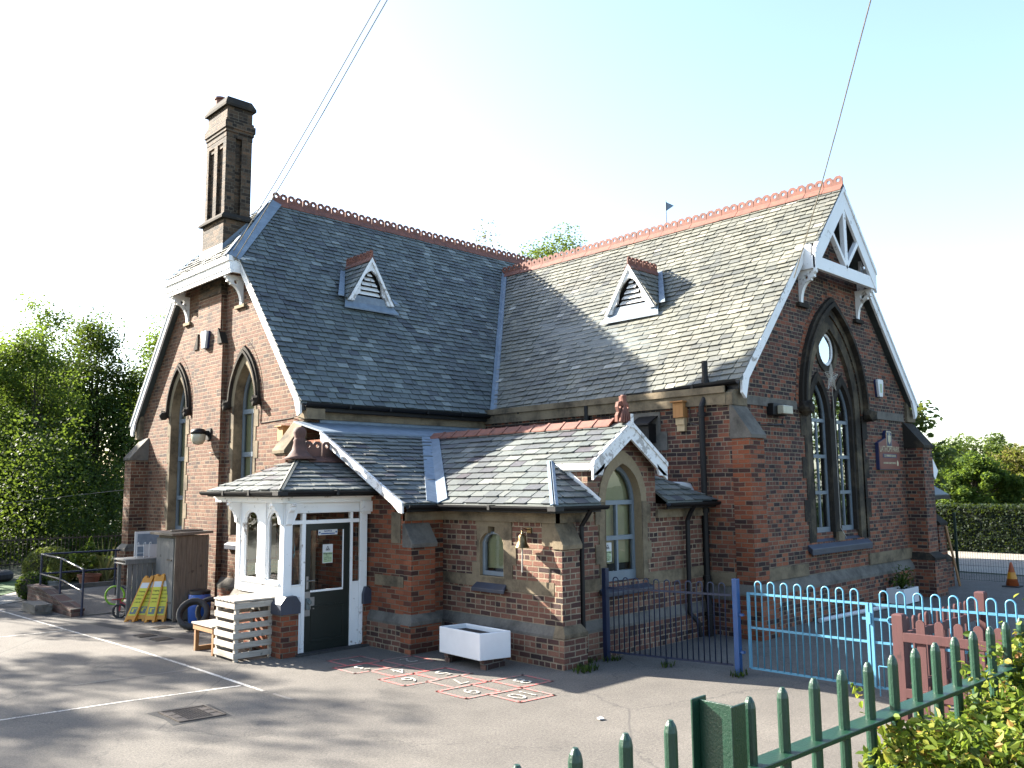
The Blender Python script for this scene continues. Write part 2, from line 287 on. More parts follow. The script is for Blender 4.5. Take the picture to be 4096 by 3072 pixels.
# ------------------------------------------------------------------ mesh helpers
class MB:
    def __init__(s): s.v = []; s.f = []; s.mi = []; s.k = 0; s.sh = []
    def add(s, vs, fs, shade=None):
        o = len(s.v); s.v += [tuple(v) for v in vs]
        s.f += [tuple(i + o for i in f) for f in fs]; s.mi += [s.k] * len(fs)
        s.sh += [(.5 if shade is None else shade)] * len(vs); return s
    def box(s, x0, y0, z0, x1, y1, z1):
        return s.add([(x0,y0,z0),(x1,y0,z0),(x1,y1,z0),(x0,y1,z0),(x0,y0,z1),(x1,y0,z1),(x1,y1,z1),(x0,y1,z1)],
                     [(0,3,2,1),(4,5,6,7),(0,1,5,4),(1,2,6,5),(2,3,7,6),(3,0,4,7)])
    def bar(s, a, b, w, h, up=(0,0,1)):
        a, b = Vector(a), Vector(b); d = (b - a).normalized(); up = Vector(up)
        sx = d.cross(up)
        if sx.length < 1e-4: sx = d.cross(Vector((1,0,0)))
        sx.normalize(); sy = sx.cross(d).normalized()
        sx *= w / 2; sy *= h / 2
        vs = [a-sx-sy, a+sx-sy, a+sx+sy, a-sx+sy, b-sx-sy, b+sx-sy, b+sx+sy, b-sx+sy]
        return s.add(vs, [(0,1,2,3),(7,6,5,4),(0,4,5,1),(1,5,6,2),(2,6,7,3),(3,7,4,0)])
    def tube(s, pts, r, n=8, cap=True):
        pts = [Vector(p) for p in pts]; rs = r if isinstance(r, (list, tuple)) else [r] * len(pts)
        ref = None; rings = []
        for i, p in enumerate(pts):
            d = (pts[min(i+1, len(pts)-1)] - pts[max(i-1, 0)]).normalized()
            if ref is None:
                ref = d.orthogonal().normalized()
            ref = (ref - d * ref.dot(d)).normalized(); bi = d.cross(ref)
            rings.append([p + (ref * math.cos(2*math.pi*j/n) + bi * math.sin(2*math.pi*j/n)) * rs[i] for j in range(n)])
        vs = [v for rg in rings for v in rg]; fs = []
        for i in range(len(pts)-1):
            for j in range(n):
                a = i*n + j; b = i*n + (j+1) % n
                fs.append((a, b, b+n, a+n))
        if cap: fs.append(tuple(range(n-1, -1, -1))); fs.append(tuple((len(pts)-1)*n + j for j in range(n)))
        return s.add(vs, fs)
    def lathe(s, c, prof, n=20, axis='z'):
        vs = []; c = Vector(c)
        for r, h in prof:
            for j in range(n):
                a = 2*math.pi*j/n
                if axis == 'z': vs.append(c + Vector((r*math.cos(a), r*math.sin(a), h)))
                elif axis == 'x': vs.append(c + Vector((h, r*math.cos(a), r*math.sin(a))))
                else: vs.append(c + Vector((r*math.sin(a), h, r*math.cos(a))))
        fs = []
        for i in range(len(prof)-1):
            for j in range(n):
                a = i*n+j; b = i*n+(j+1) % n; fs.append((a, b, b+n, a+n))
        fs.append(tuple(range(n-1, -1, -1))); fs.append(tuple((len(prof)-1)*n+j for j in range(n)))
        return s.add(vs, fs)
    def sheet(s, loops, fmap, d0, d1):
        """polygon with holes, extruded from depth d0 to d1; fmap(u, v, d) -> xyz"""
        loops = [list(l) for l in loops]
        flat = [p for l in loops for p in l]
        tris = tessellate_polygon([[Vector((p[0], p[1], 0)) for p in l] for l in loops])
        n = len(flat)
        vs = [fmap(p[0], p[1], d0) for p in flat] + [fmap(p[0], p[1], d1) for p in flat]
        fs = []
        for t in tris:
            fs.append(tuple(t)); fs.append(tuple(i + n for i in reversed(t)))
        o = 0
        for l in loops:
            for i in range(len(l)):
                a = o + i; b = o + (i+1) % len(l); fs.append((a, b, b+n, a+n))
            o += len(l)
        return s.add(vs, fs)
    def face(s, pts2, fmap, d):
        n = len(pts2); t = tessellate_polygon([[Vector((p[0], p[1], 0)) for p in pts2]])
        return s.add([fmap(p[0], p[1], d) for p in pts2], [tuple(x) for x in t])
    def poly(s, pts, thick=(0,0,-.03)):
        t = Vector(thick); n = len(pts); pts = [Vector(p) for p in pts]
        vs = pts + [p + t for p in pts]
        return s.add(vs, [tuple(range(n)), tuple(range(2*n-1, n-1, -1))] + [(i, i+n, (i+1) % n + n, (i+1) % n) for i in range(n)])
    def build(s, name, mats, parent=None, bevel=0, smooth=False, fix=True, nosplit=False):
        if name in SPLIT and not nosplit: return split_build(s, name, mats, parent, bevel=bevel, smooth=smooth, fix=fix)
        me = bpy.data.meshes.new(name)
        off = Vector((0,0,0))
        if parent is not None:
            p = parent; off = Vector(p.location)
            while p.parent is not None: p = p.parent; off += Vector(p.location)
        V = [tuple(Vector(v) - off) for v in s.v]
        me.from_pydata(V, [], s.f)
        for m in (mats if isinstance(mats, (list, tuple)) else [mats]): me.materials.append(m)
        if max(s.mi, default=0): me.polygons.foreach_set('material_index', s.mi)
        at = me.attributes.new('shade', 'FLOAT', 'POINT'); at.data.foreach_set('value', s.sh)
        if fix and len(s.f) < 60000:
            bm = bmesh.new(); bm.from_mesh(me); bmesh.ops.recalc_face_normals(bm, faces=bm.faces); bm.to_mesh(me); bm.free()
        if smooth: me.polygons.foreach_set('use_smooth', [True] * len(me.polygons))
        o = bpy.data.objects.new(name, me); col.objects.link(o)
        if parent is not None: o.parent = parent
        if bevel:
            b = o.modifiers.new('bevel', 'BEVEL'); b.width = bevel; b.segments = 2; b.limit_method = 'ANGLE'; b.angle_limit = R(40)
        me.update(); return o
SPLIT = set('brick_plinth stone_band eaves_cornice jamb_stone string_course corbel_stone kneeler_stone weathering_cap side_wall porch_pane annexe_wall pier_cap porch_dwarf_wall plinth_weathering inner_door_frame gutter hinge blocked_window_stone hip_lead valley_lead porch_roof_slope glazing_bead lock_plate top_board roof_deck gable_bracket corner_post chimney_coping'.split())
def split_build(mb, name, mat, parent=None, **k):
    par = list(range(len(mb.v)))
    def find(a):
        while par[a] != a: par[a] = par[par[a]]; a = par[a]
        return a
    for f in mb.f:
        for a in f[1:]: par[find(a)] = find(f[0])
    comp = {}
    for i, f in enumerate(mb.f): comp.setdefault(find(f[0]), []).append(f)
    o = None
    for fs in comp.values():
        ids = sorted({a for f in fs for a in f}); ix = {a: i for i, a in enumerate(ids)}
        q = MB(); q.v = [mb.v[a] for a in ids]; q.sh = [mb.sh[a] for a in ids]; q.f = [tuple(ix[a] for a in f) for f in fs]; q.mi = [0]*len(fs)
        o = q.build(name, mat, parent, nosplit=True, **k)
    return o
def tag(o, label=None, cat=None, group=None, kind=None):
    for k, v in (('label', label), ('category', cat), ('group', group), ('kind', kind)):
        if v: o[k] = v
    return o
def thing(name, loc, label, cat, group=None):
    o = bpy.data.objects.new(name, None); o.empty_display_size = .2; o.location = loc; col.objects.link(o)
    return tag(o, label, cat, group)
def dup(o, loc=None, rotz=None, parent=None):
    c = o.copy(); col.objects.link(c)
    if parent is not None: c.parent = parent
    if loc is not None: c.location = loc
    if rotz is not None: c.rotation_euler = (0, 0, rotz)
    for ch in list(o.children): dup(ch, parent=c)
    return c
def text(body, size, M3, mat, name, parent=None, ext=.002, bold=0, align='CENTER', sx=1):
    """text laid in the plane spanned by the columns of M3 = (origin, right, up)"""
    cu = bpy.data.curves.new(name, 'FONT'); cu.body = body; cu.size = size; cu.align_x = align; cu.align_y = 'CENTER'
    cu.extrude = ext; cu.offset = bold; cu.resolution_u = 3
    ob = bpy.data.objects.new('tmp', cu); col.objects.link(ob)
    dg = bpy.context.evaluated_depsgraph_get(); me0 = ob.evaluated_get(dg).to_mesh()
    o, r, u = [Vector(a) for a in M3]; nrm = r.cross(u)
    mb = MB(); mb.add([o + r*v.co.x*sx + u*v.co.y + nrm*v.co.z for v in me0.vertices], [tuple(p.vertices) for p in me0.polygons])
    bpy.data.objects.remove(ob); bpy.data.curves.remove(cu)
    return mb.build(name, mat, parent, fix=False)
def arch(cx, w, zs, za, n=10, z0=None):
    """pointed arch outline, counter-clockwise from bottom right; closed at z0"""
    h = za - zs; rad = (h*h + w*w) / (2*w); pts = []
    a1 = math.atan2(h, rad - w)
    for i in range(n+1):                                   # right springing up to the apex
        a = a1 * i / n; pts.append((cx + w - rad + rad*math.cos(a), zs + rad*math.sin(a)))
    for i in range(n-1, -1, -1):
        a = a1 * i / n; pts.append((cx - w + rad - rad*math.cos(a), zs + rad*math.sin(a)))
    if z0 is not None: pts = [(cx + w, z0)] + pts + [(cx - w, z0)]
    return pts
def circle2(cx, cz, r, n=28): return [(cx + r*math.cos(2*math.pi*i/n), cz + r*math.sin(2*math.pi*i/n)) for i in range(n)]
def clip(poly, a, b):
    """keep the part of a 2D polygon left of the line a->b"""
    out = []; n = len(poly)
    f = lambda p: (b[0]-a[0])*(p[1]-a[1]) - (b[1]-a[1])*(p[0]-a[0])
    for i in range(n):
        p, q = poly[i], poly[(i+1) % n]; fp, fq = f(p), f(q)
        if fp >= 0: out.append(p)
        if (fp > 0 and fq < 0) or (fp < 0 and fq > 0):
            t = fp / (fp - fq); out.append((p[0] + (q[0]-p[0])*t, p[1] + (q[1]-p[1])*t))
    return out
def slates(mb, polys, origin, udir, vdir, exp=.2, wid=.28, seed=1, warp=None, jitter=.012, pale=.03, thick=.011):
    """real slates laid in courses over convex 3D polygons that share one roof plane"""
    rg = random.Random(seed); o = Vector(origin); u = Vector(udir).normalized(); v = Vector(vdir); v = (v - u*v.dot(u)).normalized(); nrm = u.cross(v)
    if nrm.z < 0: nrm = -nrm
    P2 = []
    for pl in polys:
        q = [((Vector(p)-o).dot(u), (Vector(p)-o).dot(v)) for p in pl]
        ar = sum(q[i][0]*q[(i+1) % len(q)][1] - q[(i+1) % len(q)][0]*q[i][1] for i in range(len(q)))
        P2.append(q if ar > 0 else q[::-1])
    v0 = min(p[1] for q in P2 for p in q); v1 = max(p[1] for q in P2 for p in q)
    u0 = min(p[0] for q in P2 for p in q); u1 = max(p[0] for q in P2 for p in q)
    row = 0; vv = v0
    while vv < v1:
        uu = u0 - wid * (row % 2) * .5 - rg.random()*.05
        while uu < u1:
            w = wid * rg.uniform(.86, 1.14); shade = min(1, max(0, rg.gauss(.45, .2)))
            cen = o + u*(uu+w*.5) + v*vv; k_ = mnoise.noise(cen*1.1)*.5 + mnoise.noise(Vector((cen.x*2.2, cen.y*2.2, cen.z*.35)))*.6
            shade = min(.86, max(0, shade + .32*k_))
            if rg.random() < pale*(1 + 3.2*k_): shade = rg.uniform(.88, 1)
            if rg.random() < .06: w *= .55
            dz = rg.uniform(-jitter, jitter) ; lo = rg.uniform(.7, 1.5) * .024; g = rg.uniform(.005, .011); skew = rg.uniform(-.006, .006)
            cc = rg.random()
            rect = [(uu+g, vv+dz), (uu+w-g, vv+dz+skew), (uu+w-g, vv+exp*1.12), (uu+g, vv+exp*1.12)]
            ck = rg.uniform(.01,.035)
            if cc < .4: rect = [(uu+g, vv+dz+ck), (uu+g+ck, vv+dz)] + rect[1:]
            elif cc < .75: rect = [rect[0], (uu+w-g-ck, vv+dz+skew), (uu+w-g, vv+dz+skew+ck)] + rect[2:]
            for q in P2:
                c = rect
                for i in range(len(q)):
                    if len(c) < 3: break
                    c = clip(c, q[i], q[(i+1) % len(q)])
                if len(c) < 3: continue
                top = []; bot = []
                for (a, b) in c:
                    h = lo * (1 - (b - vv) / (exp*1.12)) + .003
                    pt = o + u*a + v*b
                    if warp: pt = warp(pt)
                    top.append(pt + nrm*h); bot.append(pt + nrm*(h - thick - .004))
                n = len(c)
                mb.add(top + bot, [tuple(range(n))] + [(i, i+n, (i+1) % n + n, (i+1) % n) for i in range(n)], shade)
            uu += w
        row += 1; vv += exp
    return mb
def crest(mb, a, b, tile=.44, h=.2, seed=3, holes=True, base=.14, slope=1.2):
    """pierced terracotta ridge tiles from a to b"""
    a, b = Vector(a), Vector(b); d = (b-a); L = d.length; n = max(1, round(L/tile)); w = L/n; e = d.normalized(); side = e.cross(Vector((0,0,1))).normalized()
    rg = random.Random(seed)
    for i in range(n):
        p = a + e*(w*i + .004); q = a + e*(w*(i+1) - .004); up = Vector((0,0,rg.uniform(-.008,.008)))
        mid = (p+q)/2; fm = lambda s, z, dd: p + up + e*s + Vector((0,0,z)) + side*dd
        for sg in (-1, 1):                                   # the two wings of the ridge tile
            dn = side*sg*base - Vector((0,0,base*slope)); t = Vector((0,0,.02))
            mb.poly([p+up, q+up, q+up+dn, p+up+dn], thick=t)
        if holes:
            W = (q-p).length; hw = W/4; ol = [(0, 0), (W, 0)]
            for k in (1, 0):
                c = hw + 2*hw*k; r = hw*.96; zc = h - r*.92
                ol += [(c+r, zc-.02), (c+r, zc+r*.4), (c+r*.45, zc+r*.95), (c-r*.45, zc+r*.95), (c-r, zc+r*.4), (c-r, zc-.02)]
            hs = [[(x, z) for x, z in circle2(hw+2*hw*k, h - hw*.9, hw*.36, 10)] for k in (0, 1)]
            mb.sheet([ol] + hs, fm, -.014, .014)
    return mb
def leaves(mb, pts, size, rg, up=.3, flat=.55, asp=.6, shade=None):
    """one small folded leaf at each point"""
    for p in pts:
        p = Vector(p); s = size * rg.uniform(.6, 1.3)
        d = Vector((rg.gauss(0,1), rg.gauss(0,1), rg.gauss(0,flat))).normalized()
        n = Vector((rg.gauss(0,.7), rg.gauss(0,.7), up + rg.random())).normalized()
        t = d.cross(n)
        if t.length < .05: continue
        t.normalize(); t *= s*asp*.5; d = d*s
        sh = min(1, max(0, rg.gauss(.45,.22) if shade is None else shade(p, rg)))
        mb.add([p, p+d*.5+t, p+d, p+d*.5-t], [(0,1,2,3)], sh)

# ------------------------------------------------------------------ camera, light, sky
cam = bpy.data.cameras.new('camera'); cam.sensor_width = 36; cam.lens = 36*3401.78/4096; cam.clip_end = 3000; cam.clip_start = .05
co = bpy.data.objects.new('camera', cam); col.objects.link(co); scene.camera = co
yaw, pit, roll = .8009, .1197, -.0089
Fv = Vector((math.cos(yaw)*math.cos(pit), math.sin(yaw)*math.cos(pit), math.sin(pit)))
Rv = Vector((math.sin(yaw), -math.cos(yaw), 0)); Uv = Rv.cross(Fv)
R2 = Rv*math.cos(roll) + Uv*math.sin(roll); U2 = R2.cross(Fv)
co.matrix_world = Matrix(((R2.x, U2.x, -Fv.x, -8.3346), (R2.y, U2.y, -Fv.y, -14.522), (R2.z, U2.z, -Fv.z, 2.6032), (0,0,0,1)))
sd = Vector((.72, -1.72, -1)).normalized()
sl = bpy.data.lights.new('sun', 'SUN'); sl.energy = 5.0; sl.angle = R(.55); sl.color = (1, .93, .82)
so = bpy.data.objects.new('sun', sl); col.objects.link(so); so.rotation_euler = sd.to_track_quat('-Z', 'Y').to_euler(); so.location = (-10, 20, 30)
w = bpy.data.worlds.new('World'); scene.world = w; w.use_nodes = True
wt = w.node_tree; wt.nodes.clear()
sk = wt.nodes.new('ShaderNodeTexSky'); sk.sky_type = 'NISHITA'; sk.sun_disc = False
sk.sun_elevation = math.asin(-sd.z); sk.sun_rotation = math.atan2(-sd.x, -sd.y); sk.air_density = 1.0; sk.dust_density = 1.5; sk.ozone_density = 1.0
bg = wt.nodes.new('ShaderNodeBackground'); bg.inputs[1].default_value = .086
wo = wt.nodes.new('ShaderNodeOutputWorld'); wt.links.new(sk.outputs[0], bg.inputs[0]); wt.links.new(bg.outputs[0], wo.inputs[0])
scene.view_settings.view_transform = 'Standard'; scene.view_settings.look = 'None'; scene.view_settings.exposure = 2.6; scene.view_settings.gamma = 1
scene.cycles.use_denoising = True
scene.cycles.max_bounces = 8; scene.cycles.transparent_max_bounces = 12

# ------------------------------------------------------------------ ground
def sheet_xy(name, pts, z, mat, kind='structure', parent=None, thick=.0):
    mb = MB(); mb.add([(x, y, z) for x, y in pts], [tuple(range(len(pts)))])
    o = mb.build(name, mat, parent, fix=False)
    if kind and parent is None: o['kind'] = kind
    return o
sheet_xy('ground', [(-900,-900),(900,-900),(900,900),(-900,900)], -.012, M['earth'])
pg = sheet_xy('playground', [(-40,-13.05),(18.5,-13.05),(18.5,-1.5),(9,10),(-1.3,9.6),(-2.4,8.35),(-3.2,9.2),(-40,12)], 0, M['asphalt'])
sheet_xy('lawn', [(-2.95,9.2),(-1.75,10.9),(-1.2,13.4),(-3,13.6),(-18,14),(-18,11)], .02, M['grass'])
sheet_xy('path', [(-3.3,7.75),(-2.4,8.35),(-1.45,9.8),(-1.7,10.9),(-2.95,9.2)], .012, M['concrete'])
sheet_xy('yard', [(18.6,-20),(32,-14),(32,4),(19,-1)], .004, M['concrete'])
bm_ = MB(); bm_.box(-40,-13.3,-.02,8,-19,.93); tag(bm_.build('pavement', M['asphalt'], bevel=.03), kind='structure')
bm_ = MB(); bm_.box(-60,-30,-.02,40,-19.0,.8); tag(bm_.build('road', M['asphalt_dk']), kind='structure')
# older tarmac strip along the building and patches
sheet_xy('tarmac_strip', [(-2.83,7.9),(-2.45,5.2),(-2.05,2.7),(-1.5,.3),(-1.75,.2),(-2.27,2.6),(-2.65,5.0),(-3.05,7.8)], .002, M['asphalt_dk'])
def stripe(pts, w_, z=.004):
    mb = MB()
    for a, b in zip(pts, pts[1:]):
        a = Vector((*a, z)); b = Vector((*b, z)); s = (b-a).cross(Vector((0,0,1))).normalized()*w_/2
        mb.add([a-s, b-s, b+s, a+s], [(0,1,2,3)])
    return mb
cl = stripe([(-3.4,12),(-3.145,6.99),(-2.952,3.007),(-2.811,.324),(-2.757,-1.807),(-2.74,-4.1)], .055); tag(cl.build('court_line', M['line'], fix=False), kind='structure')
tag(stripe([(-2.72,-4.3),(-2.71,-4.75)], .05).build('court_line', M['line_y'], fix=False), kind='structure')
tag(stripe([(-12,-2.6),(-5.528,-3.173),(-4.198,-3.33),(-2.802,-3.58)], .05).build('court_line', M['line'], fix=False), kind='structure')
tag(stripe([(-9,3.6),(-4.05,3.131),(-2.96,3.007)], .05).build('court_line', M['line'], fix=False), kind='structure')
tag(stripe([(-4.4,-1.9),(-2.875,-2.08)], .04).build('court_line', M['line_y'], fix=False), kind='structure')
# hopscotch: ten squares of red outline with white digits
hz = .0035
HE = Vector((.545,-.05,0)); HN = Vector((.015,-.55,0))
squares = {1: (-1.11,-3.02), 2: (-.53,-3.585), 3: (-1.34,-3.52), 4: (-1.07,-4.08), 5: (-.69,-4.63), 6: (-1.31,-4.63), 7: (-.94,-5.19), 8: (-.34,-5.8), 9: (-1.19,-5.74), 10: (-.87,-6.33)}
squares = {1: (-1.117,-3.02), 3: (-1.34,-3.51), 2: (-.535,-3.58), 4: (-1.08,-4.07) , 6: (-1.309,-4.63), 5: (-.75,-4.65), 7: (-.935,-5.19), 9: (-1.194,-5.73), 8: (-.32,-5.80), 10: (-.86,-6.34)}
mb = MB(); hop = None
for k, (x, y) in squares.items():
    a = Vector((x, y, hz)); pts = [a, a+HE, a+HE+HN, a+HN, a]
    for p, q in zip(pts, pts[1:]):
        d = (q-p).normalized(); s = d.cross(Vector((0,0,1)))*.025; z = Vector((0,0,.0004*k))
        mb.add([p-s-d*.02+z, q-s+d*.02+z, q+s+d*.02+z, p+s-d*.02+z], [(0,1,2,3)])
hop = tag(mb.build('hopscotch_marking', M['hop_red'], fix=False), kind='structure')
for k, (x, y) in squares.items():
    c = Vector((x, y, hz+.0065)) + HE*.5 + HN*.5
    text(str(k), .42, (c, (-1,-.03,0), (.03,-1,0)), M['hop_white'], 'painted_digit', hop, .0005, -.002, sx=.95)

# ------------------------------------------------------------------ SCHOOL BUILDING
B = thing('school_building', (4.9, .2, 0), 'Victorian red brick school with steep slate roofs, tall chimney and white bargeboards', 'school')
def part(mb, name, mat, parent=B, **k): return mb.build(name, mat, parent, **k)
YC = 4.19; ZE = 4.24; YE = -.17; TA = 1.243; ZR = 9.66; RX = 1.57
XW = .2; YS = -6.47; XB = 4.85; XM = 8.94; XBE = 12.96; XCB = 8.87
fA = lambda u, v, d: Vector((XW + d, u, v))              # gable facing west: u = y
fS = lambda u, v, d: Vector((u, YS + d, v))              # gable facing south: u = x
def warpB(p): return p + Vector((0, 0, .21*max(0, min(1.1, (-.17 - p.y)/6.5))*max(0, min(1, (8.9 - p.z)/4.66))))
# --- walls
winA = [(2.55, .455), (5.93, .43)]
def openA(c, w_): return arch(c, w_, 4.4, 5.3, 8, 1.62)
mb = MB()
gA = [(8.15,0),(8.15,4.5),(5.75,7.5),(2.63,7.5),(.02,4.28),(.02,0)]
mb.sheet([gA] + [openA(c, w_)[::-1] for c, w_ in winA], fA, 0, .3); part(mb, 'west_gable_wall', M['brick_w'])
mb = MB(); mb.box(.5,.02,0,4.9,.3,3.95); mb.box(XW+.3,7.85,0,19,8.15,4.4); mb.box(13,.3,0,19,.6,4.4); mb.box(18.7,.6,0,19,7.85,4.4); part(mb, 'side_wall', M['brick_w'])
mb = MB()
gS = [(XB,0),(XBE,0),(XBE,4.2),(10.2,7.05),(8.94,8.0),(7.68,7.05),(XB,4.2)]
lanc = [(8.32+.03, .40), (9.45+.0, .40)]
bigarch = arch(XCB, 1.27, 4.1, 6.15, 12, 1.45)
mb.sheet([gS, bigarch[::-1]], fS, 0, .3); part(mb, 'south_gable_wall', M['brick_s'])
mb = MB(); mb.box(XB, YS+.3, 0, XB+.3, .3, 4.05); part(mb, 'inner_wall', M['brick_s'])
mb = MB(); mb.box(XBE-.3, YS+.3, 0, XBE, 2, 4.4); part(mb, 'outer_wall', M['brick_s'])
mb = MB(); mb.box(.6,.4,.02,12.6,.45,4.0); mb.box(5.3,-6.0,.02,12.5,-5.95,4); mb.box(.65,.5,4.0,12.6,8,4.05); mb.box(5.2,-6.1,4.0,12.6,.5,4.05)
# --- plinths, strings, cornices
mb = MB()
def plinth(mb, axis, at, a0, a1, z0, z1, proud, sgn=-1):
    """weathered plinth on a wall: vertical face then a sloped top, axis = outward axis"""
    pr = [(0,z0),(proud,z0),(proud,z0+(z1-z0)*.25),(.0,z1)]
    def P(d, z, a): return (at+sgn*d, a, z) if axis == 'x' else (a, at+sgn*d, z)
    vs = [P(d,z,a0) for d,z in pr] + [P(d,z,a1) for d,z in pr]
    mb.add(vs, [(0,1,2,3),(7,6,5,4)] + [(i,i+4,(i+1)%4+4,(i+1)%4) for i in range(4)])
plinth(mb,'x',XW,.02,8.15,.5,.72,.1); plinth(mb,'y',YS,XB,XBE,.62,.85,.1); plinth(mb,'x',XB,-6.47,-5.9,.62,.85,.08)
plinth(mb,'x',.9,-5.87,-3.3,.41,.58,.07); plinth(mb,'y',-5.87,.9,XB,.41,.58,.07); plinth(mb,'x',.1,-3.3,.02,.41,.58,.07); plinth(mb,'y',-3.3,.1,.9,.41,.58,.07)
part(mb, 'plinth_weathering', M['stone_grey'])
mb = MB(); mb.box(XW-.1,.02,0,XW,8.15,.5); mb.box(XB,YS-.1,0,XBE,YS,.62); part(mb, 'brick_plinth', M['brick_s'])
mb = MB(); mb.box(.83,-5.94,0,.9,-3.3,.41); mb.box(.9,-5.94,0,XB,-5.87,.41); mb.box(.03,-3.37,0,.1,.02,.41); mb.box(.1,-3.37,0,.9,-3.3,.41); part(mb, 'brick_plinth', M['brick_p'])
mb = MB()
mb.box(5.31,YS-.03,4.04,7.2,YS+.02,4.2); mb.box(10.52,YS-.03,4.04,12.4,YS+.02,4.22)
part(mb, 'string_course', M['stone_grey'])
mb = MB(); mb.box(5.31,YS-.035,.86,7.35,YS+.02,1.08); mb.box(10.1,YS-.035,.86,12.4,YS+.02,1.1); mb.box(XB-.03,-6.45,.86,XB+.02,-5.9,1.08); part(mb, 'string_course', M['stone'])
mb = MB(); mb.box(.45,-.04,3.93,4.85,.05,4.16); mb.box(XB-.06,-6.4,4.02,XB+.02,.0,4.34); mb.box(XB-.1,-6.4,4.22,XB+.02,.0,4.34); part(mb, 'eaves_cornice', M['stone'])
# kneeler stones at the gable feet
mb = MB()
mb.poly([(XW-.1,-.2,3.92),(XW-.1,.1,3.92),(XW-.1,.25,4.3),(XW-.1,-.2,4.12)], (.4,0,0))
mb.poly([(XW-.1,8.15,3.9),(XW-.1,8.4,3.9),(XW-.1,8.4,4.2),(XW-.1,8.1,4.5)], (.4,0,0))
mb.poly([(XB-.05,YS-.06,4.0),(XB+.45,YS-.06,4.0),(XB+.45,YS-.06,4.5),(XB-.05,YS-.06,4.22)], (0,.3,0))
mb.poly([(XBE-.4,YS-.06,4.05),(XBE+.08,YS-.06,4.05),(XBE+.08,YS-.06,4.2),(XBE-.4,YS-.06,4.5)], (0,.3,0))
part(mb, 'kneeler_stone', M['stone'])
# --- buttresses with weathered stone caps
def buttress(axis, at, a0, a1, d0, zt, zb, dl, zl, mat, cap=M['stone']):
    """projects d0 from the wall plane 'at' toward the negative axis below zb; sloped cap from zt; base stage dl below zl"""
    P = (lambda d, z, a: Vector((at - d, a, z))) if axis == 'x' else (lambda d, z, a: Vector((a, at - d, z)))
    e = .002; m1 = MB(); pr = [(0,0),(d0,0),(d0,zb),(0,zb)]
    m1.add([P(d,z,a0) for d,z in pr] + [P(d,z,a1) for d,z in pr], [(0,1,2,3),(7,6,5,4)] + [(i,i+4,(i+1)%4+4,(i+1)%4) for i in range(4)])
    if dl: 
        pr = [(0,0),(dl,0),(dl,zl-.17),(0,zl-.17)]; b0, b1 = a0-.06, a1+.06
        m1.add([P(d,z,b0) for d,z in pr] + [P(d,z,b1) for d,z in pr], [(0,1,2,3),(7,6,5,4)] + [(i,i+4,(i+1)%4+4,(i+1)%4) for i in range(4)])
    o = part(m1, 'buttress', mat)
    m2 = MB(); pr = [(-.02,zb-.02),(d0+.04,zb-.02),(d0+.045,zb+.045),(.02,zt),(-.02,zt)]; c0, c1 = a0-.02, a1+.02; n = 5
    m2.add([P(d,z,c0) for d,z in pr] + [P(d,z,c1) for d,z in pr], [tuple(range(n)), tuple(range(2*n-1,n-1,-1))] + [(i,i+n,(i+1)%n+n,(i+1)%n) for i in range(n)])
    if dl:
        pr = [(0,zl-.17),(dl+.015,zl-.17),(dl+.015,zl-.11),(d0,zl),(0,zl)]; b0, b1 = a0-.065, a1+.065; 
        q0, q1 = a0-.003, a1+.003
        v0 = [P(d,z,b0 if z < zl-.05 else q0) for d,z in pr]; v1 = [P(d,z,b1 if z < zl-.05 else q1) for d,z in pr]
        m2.add(v0+v1, [tuple(range(n)), tuple(range(2*n-1,n-1,-1))] + [(i,i+n,(i+1)%n+n,(i+1)%n) for i in range(n)])
    m2.build('weathering_cap', cap, o, bevel=.008)
    return o
buttress('x', XW, .0, .43, .42, 3.9, 3.28, .5, 1.05, M['brick_w'])
buttress('x', XW, 7.74, 8.17, .42, 3.92, 3.36, .5, 1.25, M['brick_w'], M['stone_grey'])
buttress('y', YS, XB-.02, 5.3, .36, 4.02, 3.42, .47, .9, M['brick_red'], M['stone_grey'])
buttress('y', YS, 12.4, XBE+.02, .42, 4.03, 3.43, .55, 1.0, M['brick_s'], M['stone_dark'])
buttress('y', -5.87, .885, 1.27, .15, 2.06, 1.7, .22, .6, M['brick_p'])
buttress('y', -3.3, .085, .57, .2, 2.02, 1.66, .27, .6, M['brick_red'], M['stone_grey'])
# quoin stones and stone bands on the annexe
mb = MB(); mb.box(.882,-5.868,1.72,.93,-5.62,2.055); mb.box(.888,-5.85,1.01,.93,-4.88,1.195); mb.box(.888,-4.06,1.03,.93,-3.32,1.21); mb.box(.91,-5.885,1.01,1.9,-5.8,1.19); mb.box(3.12,-5.885,1.01,XB,-5.8,1.19)
mb.box(.088,-3.28,1.0,.13,-2.5,1.17); mb.box(.088,-3.2,1.7,.13,-2.95,2.2); part(mb, 'stone_band', M['stone'])
# --- chimney breast and stack
mb = MB(); mb.box(XW-.13,3.42,0,XW+.02,4.85,5.85); mb.box(XW-.13,3.55,5.85,XW+.02,4.74,7.6); part(mb, 'chimney_breast', M['brick_w'])
mb = MB()
for s, y0, y1 in ((1,3.40,3.62),(-1,4.88,4.66)):
    mb.poly([(XW-.16,y0,5.84),(XW-.16,y1,5.84),(XW-.16,y1,6.2),(XW-.16,y1-.02*s,6.2)], (.2,0,0))
part(mb, 'weathering_cap', M['stone_dark'])
ch = MB(); x0, x1, y0, y1 = .05, .73, 3.53, 4.62
ch.box(x0,y0,7.0,x1,y1,8.8)
ch.box(x0+.09,y0+.12,8.8,x1-.09,y1-.1,10.72)                                   # recessed core
X0, X1, Y0, Y1 = x0+.02, x1-.02, y0+.03, y1-.03
for a, b in ((Y0,Y0+.15),(4.0,4.17),(Y1-.13,Y1)): ch.box(X0,a,8.8,X0+.14,b,10.72); ch.box(X1-.14,a,8.8,X1,b,10.72)
